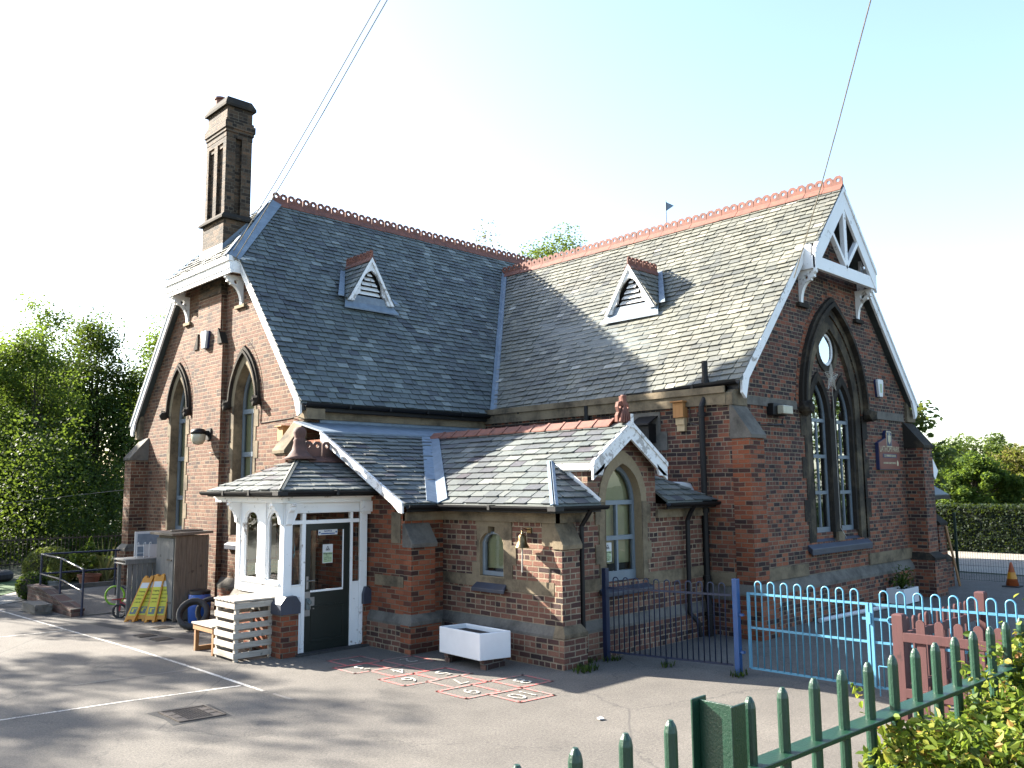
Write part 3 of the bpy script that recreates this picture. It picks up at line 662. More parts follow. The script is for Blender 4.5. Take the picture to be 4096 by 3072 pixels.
for a, b in ((X0+.141,.30),(.46,X1-.141)): ch.box(a,Y0+.001,8.8,b,Y0+.2,10.72)
for a, b in ((X0+.141,.30),(.46,X1-.141)): ch.box(a,Y1-.2,8.8,b,Y1-.001,10.72)
for a, b in ((Y0+.151,3.999),(4.171,Y1-.131)):
    ch.box(X0+.03,a,10.5,X0+.12,b,10.6); ch.box(X0,a,10.6,X0+.14,b,10.72)
ch.box(X0-.008,Y0-.008,10.72,X1+.008,Y1+.008,10.84); ch.box(X0-.03,Y0-.03,10.84,X1+.03,Y1+.03,10.92); ch.box(X0-.055,Y0-.055,10.92,X1+.055,Y1+.055,11.08)
ch.box(X0-.025,Y0-.025,11.08,X1+.025,Y1+.025,11.15); ch.box(X0+.005,Y0+.005,11.15,X1-.005,Y1-.005,11.46)
chim = part(ch, 'chimney', M['brick_dark'])
mb = MB()
def frustum(mb, a, b):  # a, b = (x0,y0,x1,y1,z)
    vs = [(a[0],a[1],a[4]),(a[2],a[1],a[4]),(a[2],a[3],a[4]),(a[0],a[3],a[4]),(b[0],b[1],b[4]),(b[2],b[1],b[4]),(b[2],b[3],b[4]),(b[0],b[3],b[4])]
    mb.add(vs, [(0,3,2,1),(4,5,6,7),(0,1,5,4),(1,2,6,5),(2,3,7,6),(3,0,4,7)])
mb.box(x0-.08,y0-.08,8.74,x1+.08,y1+.08,8.79); frustum(mb,(x0-.08,y0-.08,x1+.08,y1+.08,8.79),(X0,Y0,X1,Y1,8.9))
mb.box(X0-.06,Y0-.06,11.46,X1+.06,Y1+.06,11.52); frustum(mb,(X0-.06,Y0-.06,X1+.06,Y1+.06,11.52),(X0+.02,Y0+.03,X1-.02,Y1-.03,11.7))
mb.build('chimney_coping', M['stone_dark'], chim)
mb = MB(); mb.lathe((.3,4.42,11.62), [(.13,0),(.125,.3),(.15,.31),(.15,.36),(.1,.36),(.1,.1)], 18); mb.build('chimney_pot', M['terra'], chim, smooth=False)
# --- lead round the stack
mb = MB(); mb.box(x0-.03,y0-.04,7.85,x0-.006,y1+.04,8.14); mb.poly([(x0-.02,y0-.012,7.9),(x1,y0-.012,8.72),(x1,y0-.012,8.86),(x0-.02,y0-.012,8.12)],(0,.01,0)); part(mb,'stack_flashing',M['lead'])

# --- main roofs
zs = 7.62; ys = YE + (zs-ZE)/TA                              # shoulder of the half hip
vx = lambda y: 4.92 + (y - YE)*(4.02/3.74)                   # valley line
ZRB = 8.9; yj = YE + (ZRB-ZE)/TA
A1 = [(-.03,YE,ZE),(4.92,YE,ZE),(vx(ys),ys,zs),(-.03,ys,zs)]
hx = lambda z: -.27 + (z-zs)*(RX+.27)/(ZR-zs)
A2 = [(-.27,ys,zs),(vx(ys),ys,zs),(vx(yj),yj,ZRB),(hx(ZRB),yj,ZRB)]
A3 = [(hx(ZRB),yj,ZRB),(13.2,yj,ZRB),(13.2,YC,ZR),(RX,YC,ZR)]
mb = slates(MB(), [A1,A2,A3], (-.3,YE,ZE), (1,0,0), (0,1,TA), .152, .255, 11, pale=.05)
part(mb, 'slate_tiles', M['slate_a'], fix=False)
rf = MB()
for pl in (A1,A2,A3): rf.poly(pl)
mir = lambda p: (p[0], 2*YC - p[1], p[2])
rf.poly([mir(p) for p in [(-.03,YE,ZE),(19,YE,ZE),(19,ys,zs),(-.03,ys,zs)]]); rf.poly([mir(p) for p in [(-.27,ys,zs),(19,ys,zs),(19,YC,ZR),(RX,YC,ZR)]])
rf.poly([(13.2,yj,ZRB),(19,yj,ZRB),(19,YC,ZR),(13.2,YC,ZR)]); rf.poly([(12.96,YE,ZE),(19,YE,ZE),(19,yj,ZRB),(9.2,yj,ZRB)])
H1 = [(-.27,2*YC-ys,zs),(-.27,ys,zs),(RX,YC,ZR)]; rf.poly(H1)
hs = slates(MB(), [H1], (-.27,2*YC-ys,zs), (0,-1,0), (RX+.27,0,ZR-zs), .16, .26, 12)
part(hs, 'slate_tiles', M['slate_b'], fix=False)
B1 = [(4.92,YE,ZE),(4.92,-6.66,ZE),(7.66,-6.66,ZE+2.74*1.159),(vx(1.5),1.5,ZE+(vx(1.5)-4.92)*1.159)]
tB = (ZRB-ZE)/(XM-4.92); zsB = ZE + (7.62-4.92)*tB
yv = lambda z: YE + (z-ZE)/TA
B1 = [(4.92,YE,ZE),(4.92,-6.66,ZE),(7.62,-6.66,zsB),(7.62,yv(zsB),zsB)]
B2 = [(7.62,yv(zsB),zsB),(7.62,-6.9,zsB),(XM,-6.9,ZRB),(XM,yj,ZRB)]
mb = slates(MB(), [B1,B2], (4.92,YE,ZE), (0,-1,0), (1,0,tB), .16, .25, 21, warp=warpB, pale=.03)
part(mb, 'slate_tiles', M['slate_b'], fix=False)
for pl in (B1,B2): rf.poly([warpB(Vector(p)) for p in pl])
mx_ = lambda p: (2*XM - p[0], p[1], p[2])
rf.poly([warpB(Vector(mx_(p))) for p in B1]); rf.poly([warpB(Vector(mx_(p))) for p in B2])
part(rf, 'roof_deck', M['slate_a'], fix=False)
c1 = part(crest(MB(), (RX+.02,YC,ZR+.04),(18.9,YC,ZR+.04), .42, .2, 5, slope=TA), 'ridge_crest_tiles', M['terra'])
part(crest(MB(), (XM,yj+.1,ZRB+.05),(XM,-6.9,ZRB+.05), .42, .2, 6, slope=1.1), 'ridge_crest_tiles', M['terra'])
# valley and hip leads
def strip(mb, pts, nrm, w_, lift=.03, side=(1,1)):
    for a, b in zip(pts, pts[1:]):
        a, b = Vector(a), Vector(b); n1 = Vector(nrm).normalized(); s = (b-a).cross(n1).normalized()
        l = n1*lift
        mb.poly([a+l-s*w_*side[0], b+l-s*w_*side[0], b+l+s*w_*side[1], a+l+s*w_*side[1]], -n1*.02)
nA = Vector((0,-TA,1)); nB = Vector((-tB,0,1)); nH = Vector((-(ZR-zs)/(RX+.27),0,1))
mb = MB(); strip(mb, [(4.92,YE-.05,ZE-.03),(XM,yj,ZRB)], nA, .11, .045, (1,0)); strip(mb, [(4.92,YE-.05,ZE-.03),(XM,yj,ZRB)], nB, .11, .045, (0,1)); part(mb, 'valley_lead', M['lead'])
mb = MB(); strip(mb, [(-.29,ys-.02,zs-.02),(RX,YC,ZR)], nA, .26, .05, (0,1)); strip(mb, [(-.29,ys-.02,zs-.02),(RX,YC,ZR)], nH, .12, .05, (1,0))
strip(mb, [(-.29,2*YC-ys,zs),(RX,YC,ZR)], nH, .1, .05, (0,1)); part(mb, 'hip_lead', M['lead'])
# --- bargeboards, west gable
def board(mb, a, b, depth, th, face):
    """board hanging below the line a-b, thickness th along face"""
    a, b = Vector(a), Vector(b); dn = Vector((0,0,-depth)); f = Vector(face)*th
    mb.poly([a, b, b+dn, a+dn], f)
sA = lambda y: ZE + (y - YE)*TA
mb = MB(); board(mb, (0,-.1,sA(-.1)),(0,ys+.02,sA(ys)), .3, .05, (1,0,0)); board(mb, (-.025,-.1,sA(-.1)),(-.025,ys+.02,sA(ys)), .09, .024, (1,0,0))
mb.poly([(0,-.1,sA(-.1)-.3),(0,.13,sA(.13)-.3),(0,.0,3.98)], (.05,0,0)); part(mb, 'bargeboard', M['white'])
mb = MB(); board(mb, (0,2*YC+.1,sA(-.1)),(0,2*YC-ys,sA(ys)), .3, .05, (1,0,0)); board(mb, (-.025,2*YC+.1,sA(-.1)),(-.025,2*YC-ys,sA(ys)), .09, .024, (1,0,0))
mb.poly([(0,8.48,sA(-.1)-.3),(0,8.25,sA(.13)-.3),(0,8.38,3.98)], (.05,0,0)); part(mb, 'bargeboard', M['white'])
mb = MB(); mb.box(-.27,ys-.06,zs-.3,-.2,2*YC-ys+.06,zs-.12); mb.box(-.31,ys-.08,zs-.14,-.2,2*YC-ys+.08,zs-.02); mb.box(-.25,ys-.06,zs-.4,-.2,2*YC-ys+.06,zs-.3)
mb.box(-.2,ys-.04,zs-.16,XW,2*YC-ys+.04,zs-.12)
mb.box(-.2,ys-.06,zs-.38,XW,ys-.0,zs-.02); mb.box(-.2,2*YC-ys,zs-.38,XW,2*YC-ys+.06,zs-.02)
part(mb, 'hip_fascia', M['white'], bevel=.006)
def bracket(mb, fm, reach, top, bot, th):
    """curved timber bracket, outline in (reach from wall, z)"""
    h = top - bot; o = [(0,top),(reach,top),(reach,top-.1*h),(reach*.88,top-.14*h),(reach*.9,top-.24*h),(reach*.72,top-.27*h),(reach*.7,top-.33*h)]
    for i in range(1, 9):
        a = R(i*11.25); o.append((reach*(.7-.6*math.sin(a)), top-.33*h-.67*h*(1-math.cos(a))))
    o += [(reach*.05,bot),(0,bot)]
    hole = circle2(reach*.42, top-.22*h, reach*.13, 10)[::-1]
    mb.sheet([o, hole], fm, 0, th)
mb = MB()
for yb in (2.74, 5.54): bracket(mb, lambda r_, z, d, yb=yb: Vector((XW - r_, yb + d, z)), .42, zs-.38, 6.62, .1)
part(mb, 'gable_bracket', M['white'])
mb = MB(); mb.box(XW-.06,2.6,6.55,XW+.02,3.05,6.62); mb.box(XW-.06,5.4,6.55,XW+.02,5.75,6.62); part(mb, 'corbel_stone', M['stone_lite'])
# --- bargeboards and timber truss, south gable
zB = lambda x: ZE + .21 + (x-4.92)*(ZRB-ZE-.21)/(XM-4.92)
zxB = lambda x: zB(x if x <= XM else 2*XM-x)
mb = MB()
for sg in (1,-1):
    X = lambda x: x if sg == 1 else 2*XM - x
    q = MB(); board(q, (X(4.98),-6.64,zxB(4.98)),(X(7.72),-6.64,zxB(7.72)), .3, .05, (0,1,0)); board(q, (X(4.98),-6.665,zxB(4.98)),(X(7.72),-6.665,zxB(7.72)), .08, .024, (0,1,0))
    q.poly([(X(4.98),-6.64,zxB(4.98)-.3),(X(5.22),-6.64,zxB(5.22)-.3),(X(5.1),-6.64,4.12)], (0,.05,0))
    part(q, 'bargeboard', M['white'])
YT = -6.88; zb0 = 6.87
mb.box(7.5,YT,zb0,10.38,YT+.09,zb0+.26)                                         # tie beam
for sg in (1,-1):
    X = lambda x: x if sg == 1 else 2*XM - x
    board(mb, (X(7.5),YT-.012,zxB(7.5)-.015),(XM,YT-.012,ZRB-.015), .5, .06, (0,1,0))
    board(mb, (X(7.5),YT-.035,zxB(7.5)-.02),(XM,YT-.035,ZRB-.02), .1, .022, (0,1,0))
    mb.bar((XM+sg*.06,YT+.045,zb0+.2),(X(8.32),YT+.045,zb0+.92), .085, .1, (0,1,0))
mb.box(XM-.065,YT-.004,zb0+.2,XM+.065,YT+.094,ZRB-.3)
mb.box(7.5,YT+.09,zb0,7.58,YS,zb0+.5); mb.box(10.3,YT+.09,zb0,10.38,YS,zb0+.5)
part(mb, 'gable_truss', M['white'], bevel=.006)
mb = MB()
for xb in (7.56, 10.18): bracket(mb, lambda r_, z, d, xb=xb: Vector((xb + d, YS - r_, z)), .38, zb0, 6.22, .1)
part(mb, 'gable_bracket', M['white'])
mb = MB(); mb.box(7.42,YS-.08,6.14,7.85,YS+.02,6.22); mb.box(10.0,YS-.08,6.14,10.4,YS+.02,6.22); part(mb, 'corbel_stone', M['stone_dark'])
# --- gutters and downpipes
def gutter(mb, a, b, r_=.07):
    a, b = Vector(a), Vector(b); d = (b-a).normalized(); s = d.cross(Vector((0,0,1))).normalized(); n = 7
    vs = []
    for p in (a, b):
        for k in range(n+1):
            t = math.pi*k/n; vs.append(p + s*math.cos(t)*r_ - Vector((0,0,1))*math.sin(t)*r_*1.1)
        for k in range(n, -1, -1):
            t = math.pi*k/n; vs.append(p + s*math.cos(t)*r_*.86 - Vector((0,0,1))*(math.sin(t)*r_*.95) )
    m_ = 2*(n+1); mb.add(vs, [tuple(range(m_)), tuple(range(2*m_-1, m_-1, -1))] + [(i,i+m_,(i+1)%m_+m_,(i+1)%m_) for i in range(m_)])
    L = (b-a).length; k = max(1, int(L/.9))
    for i in range(k+1):
        p = a + d*(L*i/k)
        if 0 < i < k: mb.bar(p - d*.025 - Vector((0,0,r_*.5)), p + d*.025 - Vector((0,0,r_*.5)), r_*2.2, r_*1.25)
mb = MB(); gutter(mb, (.05,YE-.05,ZE-.01),(4.9,YE-.05,ZE-.01)); mb.box(.05,YE+.005,ZE-.16,4.85,.04,ZE-.02); part(mb, 'gutter', M['gutter'])
mb = MB(); gutter(mb, (4.85,YE-.1,ZE+.0),(4.85,-6.62,ZE+.2)); mb.poly([(4.91,YE,ZE-.16),(4.91,-6.6,ZE+.04),(4.91,-6.6,ZE+.18),(4.91,YE,ZE-.02)],(.02,0,0)); part(mb, 'gutter', M['gutter'])
mb = MB(); mb.tube([(4.86,-5.95,4.36),(4.86,-5.95,4.2),(4.74,-5.93,4.0),(4.74,-5.93,.95),(4.7,-5.93,.75),(4.6,-6.05,.55),(4.6,-6.05,.02)], .055, 12)
for z in (3.86, 2.15, .98): mb.tube([(4.74,-5.93,z-.04),(4.74,-5.93,z+.04)], .075, 12)
mb.tube([(4.6,-6.05,.3),(4.6,-6.05,.38)], .075, 12); part(mb, 'downpipe', M['gutter'], smooth=False)
mb = MB(); mb.tube([(4.88,-5.94,4.3),(4.88,-5.94,4.84)], .055, 12); mb.tube([(4.88,-5.94,4.42),(4.88,-5.94,4.5)], .07, 12); part(mb, 'flue_pipe', M['gutter'])
mb = MB(); mb.tube([(4.8,-3.15,4.25),(4.8,-3.15,3.4),(4.8,-3.15,2.6)], .05, 10); part(mb, 'downpipe', M['gutter'])
# --- wiring clipped along the eaves of the wall
mb = MB(); mb.tube([(4.83,-.2,3.95),(4.83,-3,3.97),(4.83,-5.4,4.02),(4.83,-5.62,4.02),(4.83,-5.62,3.72),(4.83,-5.8,3.68)], .008, 5); mb.tube([(XW-.01,3.2,4.35),(XW-.01,3.18,3.3),(XW-.16,3.3,3.42),(XW-.16,3.85,3.4)], .009, 5); mb.tube([(XW-.01,1.78,4.4),(XW-.01,1.8,3.95),(XW-.01,.5,3.98),(.0,-.1,4.0)], .009, 5)
mb.tube([(5.35,YS-.02,3.66),(6.6,YS-.02,3.72),(6.65,YS-.02,3.85)], .009, 5); part(mb, 'wall_cable', M['plastic_k'])

# ------------------------------------------------------------------ windows of the two gables
def ring(mb, o1, o2, fm, d0, d1):
    """open band between two outlines of the same length (inner, outer)"""
    n = len(o1)
    for i in range(n-1):
        q = [o1[i], o1[i+1], o2[i+1], o2[i]]
        vs = [fm(*p, d0) for p in q] + [fm(*p, d1) for p in q]
        mb.add(vs, [(0,1,2,3),(7,6,5,4),(0,4,5,1),(2,6,7,3)] + ([(3,7,4,0)] if i == 0 else []) + ([(1,5,6,2)] if i == n-2 else []))
def grow(c, w_, zs_, za, g, n=10): return arch(c, w_+g, zs_, za + g*1.45, n)
def voussoirs(mb, c, w_, zs_, za, g0, g1, fm, d0, d1, n=17):
    a = grow(c, w_, zs_, za, g0, n); b = grow(c, w_, zs_, za, g1, n)
    for i in range(len(a)-1):
        p = [Vector(a[i]), Vector(a[i+1]), Vector(b[i+1]), Vector(b[i])]; m_ = sum(p, Vector((0,0)))/4
        q = [m_ + (x - m_)*.9 for x in p]
        mb.add([fm(*x, d0) for x in q] + [fm(*x, d1) for x in q], [(0,1,2,3),(7,6,5,4)] + [(j,j+4,(j+1)%4+4,(j+1)%4) for j in range(4)])
def boss(c, r_, seed):
    rg = random.Random(seed); bm = bmesh.new(); bmesh.ops.create_icosphere(bm, subdivisions=2, radius=r_)
    for v in bm.verts: v.co *= rg.uniform(.72, 1.18); v.co.z *= 1.05
    mb = MB(); mb.add([Vector(c)+v.co for v in bm.verts], [tuple(v.index for v in f.verts) for f in bm.faces]); bm.free(); return mb
for i, (c, w_) in enumerate(winA):
    win = part((lambda q: (ring(q, openA(c, w_)[1:-1], grow(c, w_, 4.4, 5.3, .15, 8), fA, -.012, .05), q)[1])(MB()), 'window_surround', M['stone_lite'])
    q = MB(); rg = random.Random(i)
    z = 1.62; k = 0
    while z < 4.39:                                             # alternating jamb stones
        h = min(.36 if k % 2 else .3, 4.4 - z); e = .2 if k % 2 else .1
        for sg in (-1, 1):
            a, b = sorted((c + sg*w_, c + sg*(w_+e))); q.box(XW-.012, a, z+.002, XW+.05, b, z+h-.003)
        z += h; k += 1
    q.build('jamb_stone', M['stone'], win)
    q = MB(); ring(q, arch(c, w_-.006, 4.4, 5.292, 8, 1.62), arch(c, w_+.012, 4.4, 5.315, 8, 1.62), fA, -.012, .265); q.build('reveal', M['stone'], win)
    q = MB(); ring(q, grow(c, w_, 4.4, 5.3, .155), grow(c, w_, 4.4, 5.3, .2), fA, -.09, .02); ring(q, grow(c, w_, 4.4, 5.3, .2), grow(c, w_, 4.4, 5.3, .26), fA, -.06, .02); q.build('hood_mould', M['stone_dark'], win)
    q = MB(); voussoirs(q, c, w_, 4.4, 5.3, .275, .385, fA, -.008, .03); q.build('arch_brick', M['brick_w'], win)
    for sg in (-1, 1): boss((XW-.1, c+sg*(w_+.22), 4.42), .115, i*2+sg).build('carved_boss', M['stone_dark'], win, smooth=False)
    q = MB(); q.poly([(XW-.08,c-w_-.14,1.42),(XW-.08,c+w_+.14,1.42),(XW+.26,c+w_+.14,1.64),(XW+.26,c-w_-.14,1.64)], (0,0,-.1)); q.build('sill', M['sill'], win, bevel=.01)
    o1 = arch(c, w_-.06, 4.4, 5.22, 8, 1.72); o0 = arch(c, w_, 4.4, 5.3, 8, 1.62); q = MB()
    q.sheet([o0, o1[::-1]], fA, .19, .25)
    for z in (2.4, 3.34, 4.27): q.box(XW+.18, c-w_+.06, z-.05, XW+.25, c+w_-.06, z+.05)
    q.box(XW+.185, c-.022, 1.72, XW+.245, c+.022, 4.25); q.build('window_frame', M['frame'], win)
    q = MB(); q.face(o1, fA, .222); q.build('pane', M['glass'], win)
    q = MB(); q.sheet([o0], fA, .27, .28); q.build('blind', M['blind'], win)
# great south window: two lancets under a round light
big = bigarch
o0 = [(c_[0], c_[1]) for c_ in big]
LZ, LA, L0 = 3.95, 4.72, 1.62
lans = [(8.33, .385), (9.41, .385)]
q = MB(); q.sheet([arch(XCB, 1.29, 4.1, 6.17, 12, 1.42)] + [arch(c, w_, LZ, LA, 8, L0)[::-1] for c, w_ in lans] + [circle2(8.82, 5.42, .36)[::-1]], fS, .1, .34)
gw = part(q, 'great_window', M['brick_s'])
q = MB(); ring(q, arch(XCB, 1.02, 4.1, 5.86, 12, 1.45), arch(XCB, 1.285, 4.1, 6.16, 12, 1.45), fS, .02, .14); ring(q, arch(XCB, 1.27, 4.1, 6.15, 12), grow(XCB, 1.27, 4.1, 6.15, .12, 12), fS, -.012, .05); q.build('stone_arch', M['stone_mid'], gw)
q = MB(); ring(q, grow(XCB, 1.27, 4.1, 6.15, .12, 12), grow(XCB, 1.27, 4.1, 6.15, .19, 12), fS, -.13, .02); ring(q, grow(XCB, 1.27, 4.1, 6.15, .19, 12), grow(XCB, 1.27, 4.1, 6.15, .26, 12), fS, -.08, .02); q.build('hood_mould', M['stone_dark'], gw)
q = MB(); voussoirs(q, XCB, 1.27, 4.1, 6.15, .275, .385, fS, -.006, .03, 26); q.build('arch_brick', M['brick_red'], gw)
for sg in (-1, 1): boss((XCB+sg*1.46, YS-.12, 4.08), .16, 20+sg).build('carved_boss', M['stone_dark'], gw)
for c, w_ in lans:
    q = MB(); ring(q, arch(c, w_, LZ, LA, 8, L0), arch(c, w_+.13, LZ, LA+.19, 8, L0), fS, .06, .11); ring(q, arch(c, w_-.006, LZ, LA-.008, 8, L0), arch(c, w_+.012, LZ, LA+.012, 8, L0), fS, .055, .315); q.build('lancet_surround', M['stone_dark'], gw)
q = MB(); cc = circle2(8.82, 5.42, .355); c2 = circle2(8.82, 5.42, .5); ring(q, cc+[cc[0]], c2+[c2[0]], fS, .07, .15); ring(q, cc+[cc[0]], [(a*1+(a-8.82)*.03, b+(b-5.42)*.03) for a, b in cc+[cc[0]]], fS, .07, .32); q.build('round_surround', M['stone_mid'], gw)
q = MB(); q.box(8.72,YS+.04,1.5,9.02,YS+.125,LZ); z = 1.45; k = 0
while z < 4.0:
    h = .42; e = .24 if k % 2 else .1
    q.box(XCB-1.27-e,YS-.012,z,XCB-1.27,YS+.03,min(4.08,z+h)-.004); q.box(XCB+1.27,YS-.012,z,XCB+1.27+e,YS+.03,min(4.08,z+h)-.004); z += h; k += 1
q.build('jamb_stone', M['stone_dark'], gw)
q = MB(); q.poly([(7.42,YS-.1,1.34),(10.14,YS-.1,1.34),(10.14,YS+.3,1.66),(7.42,YS+.3,1.66)], (0,0,-.12)); q.build('sill', M['sill'], gw, bevel=.012)
q = MB(); q.box(8.73,YS-.02,1.44,9.0,YS+.1,1.62); q.build('mullion_foot', M['stone'], gw)
for c, w_ in lans:
    i0, i1 = arch(c, w_, LZ, LA, 8, L0), arch(c, w_-.055, LZ, LA-.08, 8, L0+.1); q = MB(); q.sheet([i0, i1[::-1]], fS, .145, .21)
    for z in (2.42, 3.16, 3.9): q.box(c-w_+.055, YS+.14, z-.035, c+w_-.055, YS+.205, z+.035)
    q.box(c-.018, YS+.143, L0+.1, c+.018, YS+.203, 3.88); q.build('window_frame', M['frame'], gw)
    q = MB(); q.face(i1, fS, .165); q.build('pane', M['glass_s'], gw); q = MB(); q.sheet([i0], fS, .32, .33); q.build('blind', M['dim_room_sheet'], gw)  # no real blind: dark sheet paints the room's gloom behind each lancet
q = MB(); cf = circle2(8.82, 5.42, .3); ring(q, cf+[cf[0]], cc+[cc[0]], fS, .115, .17); q.build('window_frame', M['white'], gw)
q = MB(); q.face(cf, fS, .13); q.build('pane', M['glass_s'], gw); q = MB(); q.sheet([cc], fS, .32, .33); q.build('blind', M['dim_room_sheet'], gw)  # same dark sheet in place of the unlit room behind the round light

# ------------------------------------------------------------------ roof ventilator dormers
def dormer(frame, w_, h, depth, roofm, seed):
    """frame(u, d, z): u across, d back into the roof, z up; louvred triangular vent"""
    F = lambda u, z, d: frame(u, d, z)
    q = MB(); tri = [(-w_,0),(w_,0),(0,h)]; op = arch(0, .3*w_/.6, .3, .78*h/1.2+.06, 6, .02)
    o = [(-w_-.02,-.12),(-w_+.2,-.02),(-w_+.28,.1),(w_-.28,.1),(w_-.2,-.02),(w_+.02,-.12),(w_+.05,.0),(0,h+.06),(-w_-.05,.0)]
    o = [(-w_-.04,-.1),(-w_+.14,-.1),(-w_+.2,.04),(-w_+.3,.12)] + [(-x, z) for x, z in arch(0, w_*.5, .22, h*.72, 6)] + [(w_-.3,.12),(w_-.2,.04),(w_-.14,-.1),(w_+.04,-.1),(0,h+.05)]
    q.sheet([o], F, -.06, 0); root = part(q, 'roof_vent', M['white_peel'], bevel=.004)
    q = MB(); q.sheet([[(-w_-.04,-.1),(-w_+.04,-.1),(0,h-.06),(w_-.04,-.1),(w_+.04,-.1),(0,h+.055)]], F, -.09, -.055); q.build('bargeboard', M['white'], root)
    q = MB()
    for k in range(5):
        z = .12 + k*.115; hw = max(.06, min(w_*.5, (h*.72 - z)*.62))
        a, b, c, d = frame(-hw,.015,z), frame(hw,.015,z), frame(hw,.1,z+.085), frame(-hw,.1,z+.085); q.poly([a,b,c,d], (0,0,-.02))
    q.build('louvre', M['white'], root)
    q = MB(); q.sheet([tri], F, .12, .14); q.build('vent_void', M['dark'], root)
    q = MB(); q.sheet([[(-w_-.02,-.3),(w_+.02,-.3),(w_+.02,.05),(-w_-.02,.05)]], F, -.02, .1); q.poly([frame(-w_-.16,-.12,-.3),frame(w_+.16,-.12,-.3),frame(w_+.06,.0,-.12),frame(-w_-.06,.0,-.12)], (0,0,.03)); q.build('apron_flashing', M['lead'], root)
    for sg in (-1, 1):
        A_, B_, C_ = frame(sg*(w_+.06),-.07,-.06), frame(0,-.07,h+.04), frame(0,depth,h+.04)
        k_ = depth*.04
        pl = [A_, B_, C_, frame(sg*(w_+.06),.02,-.06)]
        sm = slates(MB(), [pl], A_, Vector(frame(0,1,0))-Vector(frame(0,0,0)), Vector(B_)-Vector(A_), .16, .24, seed+sg)
        sm.build('slate_tiles', roofm, root, fix=False)
        q = MB(); q.poly(pl, (0,0,-.015)); q.build('vent_deck', roofm, root)
        q = MB(); nn = Vector((0,0,1)); a, b = Vector(frame(sg*(w_+.1),.0,-.02)), Vector(C_); out = Vector(frame(sg,0,0)) - Vector(frame(0,0,0)); out.normalize()
        q.poly([a, b, b + out*.12 - Vector((0,0,0)), a + out*.16], (0,0,.025)); q.build('side_flashing', M['lead'], root)
    crest(MB(), frame(0,depth-.05,h+.06), frame(0,-.1,h+.06), .3, .17, seed, base=.1, slope=1.3).build('ridge_crest_tiles', M['terra'], root)
    return root
yF = 1.2; zF = ZE + (yF-YE)*TA
# south slope vent: front at y 1.2; sill follows the slope
dormer(lambda u, d, z: Vector((2.88+u, 1.8+d, 6.97+z)), .6, .95, 1.06, M['slate_a'], 51)
dormer(lambda u, d, z: Vector((6.65+d, -2.93-u, 6.57+z)), .66, .93, 1.06, M['slate_b'], 61)

# ------------------------------------------------------------------ annexe: lean-to and its south wing
def wallC(u, v, d): return Vector((u, -5.87 + d, v))
mb = MB()
ag = [(.9,0),(XB,0),(XB,2.2),(3.37,2.3),(3.37,2.9),(2.51,3.5),(1.66,2.9),(1.66,2.3),(.9,2.2)]
bw = (2.5, .46); bo = arch(2.5, .46, 2.35, 2.96, 8, 1.1)
mb.sheet([ag, bo[::-1]], wallC, 0, .3); an = part(mb, 'annexe_wall', M['brick_p'])
wW = lambda u, v, d: Vector((.9 + d, u, v))
so_ = [(-4.79,1.2),(-4.23,1.2),(-4.23,1.72),(-4.27,1.8),(-4.36,1.87),(-4.43,1.88),(-4.43,1.98),(-4.59,1.98),(-4.59,1.88),(-4.66,1.87),(-4.75,1.8),(-4.79,1.72)]
mb = MB(); mb.sheet([[(-5.57,0),(-3.3,0),(-3.3,2.2),(-5.57,2.2)], so_[::-1]], wW, 0, .3); mb.box(.902,-5.86,0,1.2,-5.57,2.2); part(mb, 'annexe_wall', M['brick_p'])
mb = MB(); mb.box(.1,-3.3,0,.9,-3.02,2.2); mb.sheet([[(-3.02,0),(.02,0),(.02,3.5),(-.85,3.5),(-3.25,2.25),(-3.02,2.25)]], lambda u, v, d: Vector((.1+d, u, v)), 0, .3); part(mb, 'annexe_wall', M['brick_red'])
mb = MB(); mb.box(1.652,-5.866,2.2,1.9,-5.05,2.93); mb.box(3.12,-5.866,2.2,3.378,-5.05,2.93); part(mb, 'annexe_wall', M['brick_p'])
mb = MB(); mb.box(.84,-5.93,2.06,.95,-3.35,2.2); mb.box(.86,-5.93,2.06,1.7,-5.8,2.2); mb.box(3.36,-5.93,2.06,XB,-5.8,2.2); mb.box(.1,-3.36,2.06,.84,-3.25,2.2); mb.box(.88,-4.97,2.0,.95,-4.14,2.06); part(mb, 'eaves_cornice', M['stone'])
# small west window
q = MB(); q.sheet([[(-4.98,1.03),(-4.05,1.03),(-4.05,1.4),(-4.16,1.4),(-4.16,2.045),(-4.97,2.045),(-4.97,1.7),(-5.06,1.7),(-5.06,1.4),(-4.98,1.4)], so_[::-1]], wW, -.014, .03)
sw = part(q, 'window_surround', M['stone'])
q = MB(); ring(q, [((a+4.51)*.985-4.51,(b-1.57)*.99+1.57) for a, b in so_+[so_[0]]], [((a+4.51)*1.03-4.51,(b-1.57)*1.02+1.57) for a, b in so_+[so_[0]]], wW, -.016, .275); q.build('reveal', M['stone_lite'], sw)
fr = [(-4.785,1.21),(-4.235,1.21),(-4.235,1.72),(-4.275,1.8),(-4.36,1.865),(-4.43,1.89),(-4.59,1.89),(-4.66,1.865),(-4.745,1.8),(-4.785,1.72)]; fi = [((a+4.51)*.78-4.51,(b-1.56)*.85+1.575) for a, b in fr]
q = MB(); q.sheet([fr, fi[::-1]], wW, .05, .11); q.build('window_frame', M['frame'], sw)
q = MB(); q.face(fi, wW, .085); q.build('pane', M['glass'], sw); q = MB(); q.sheet([[(-4.78,1.32),(-4.24,1.32),(-4.24,1.9),(-4.78,1.9)]], wW, .13, .14); q.build('blind', M['blind'], sw)
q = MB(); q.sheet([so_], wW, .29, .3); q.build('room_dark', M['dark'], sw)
q = MB(); q.poly([(.8,-4.88,1.02),(.8,-4.12,1.02),(1.0,-4.2,1.205),(1.0,-4.8,1.205)], (0,0,-.06)); q.build('sill', M['sill'], sw, bevel=.01)
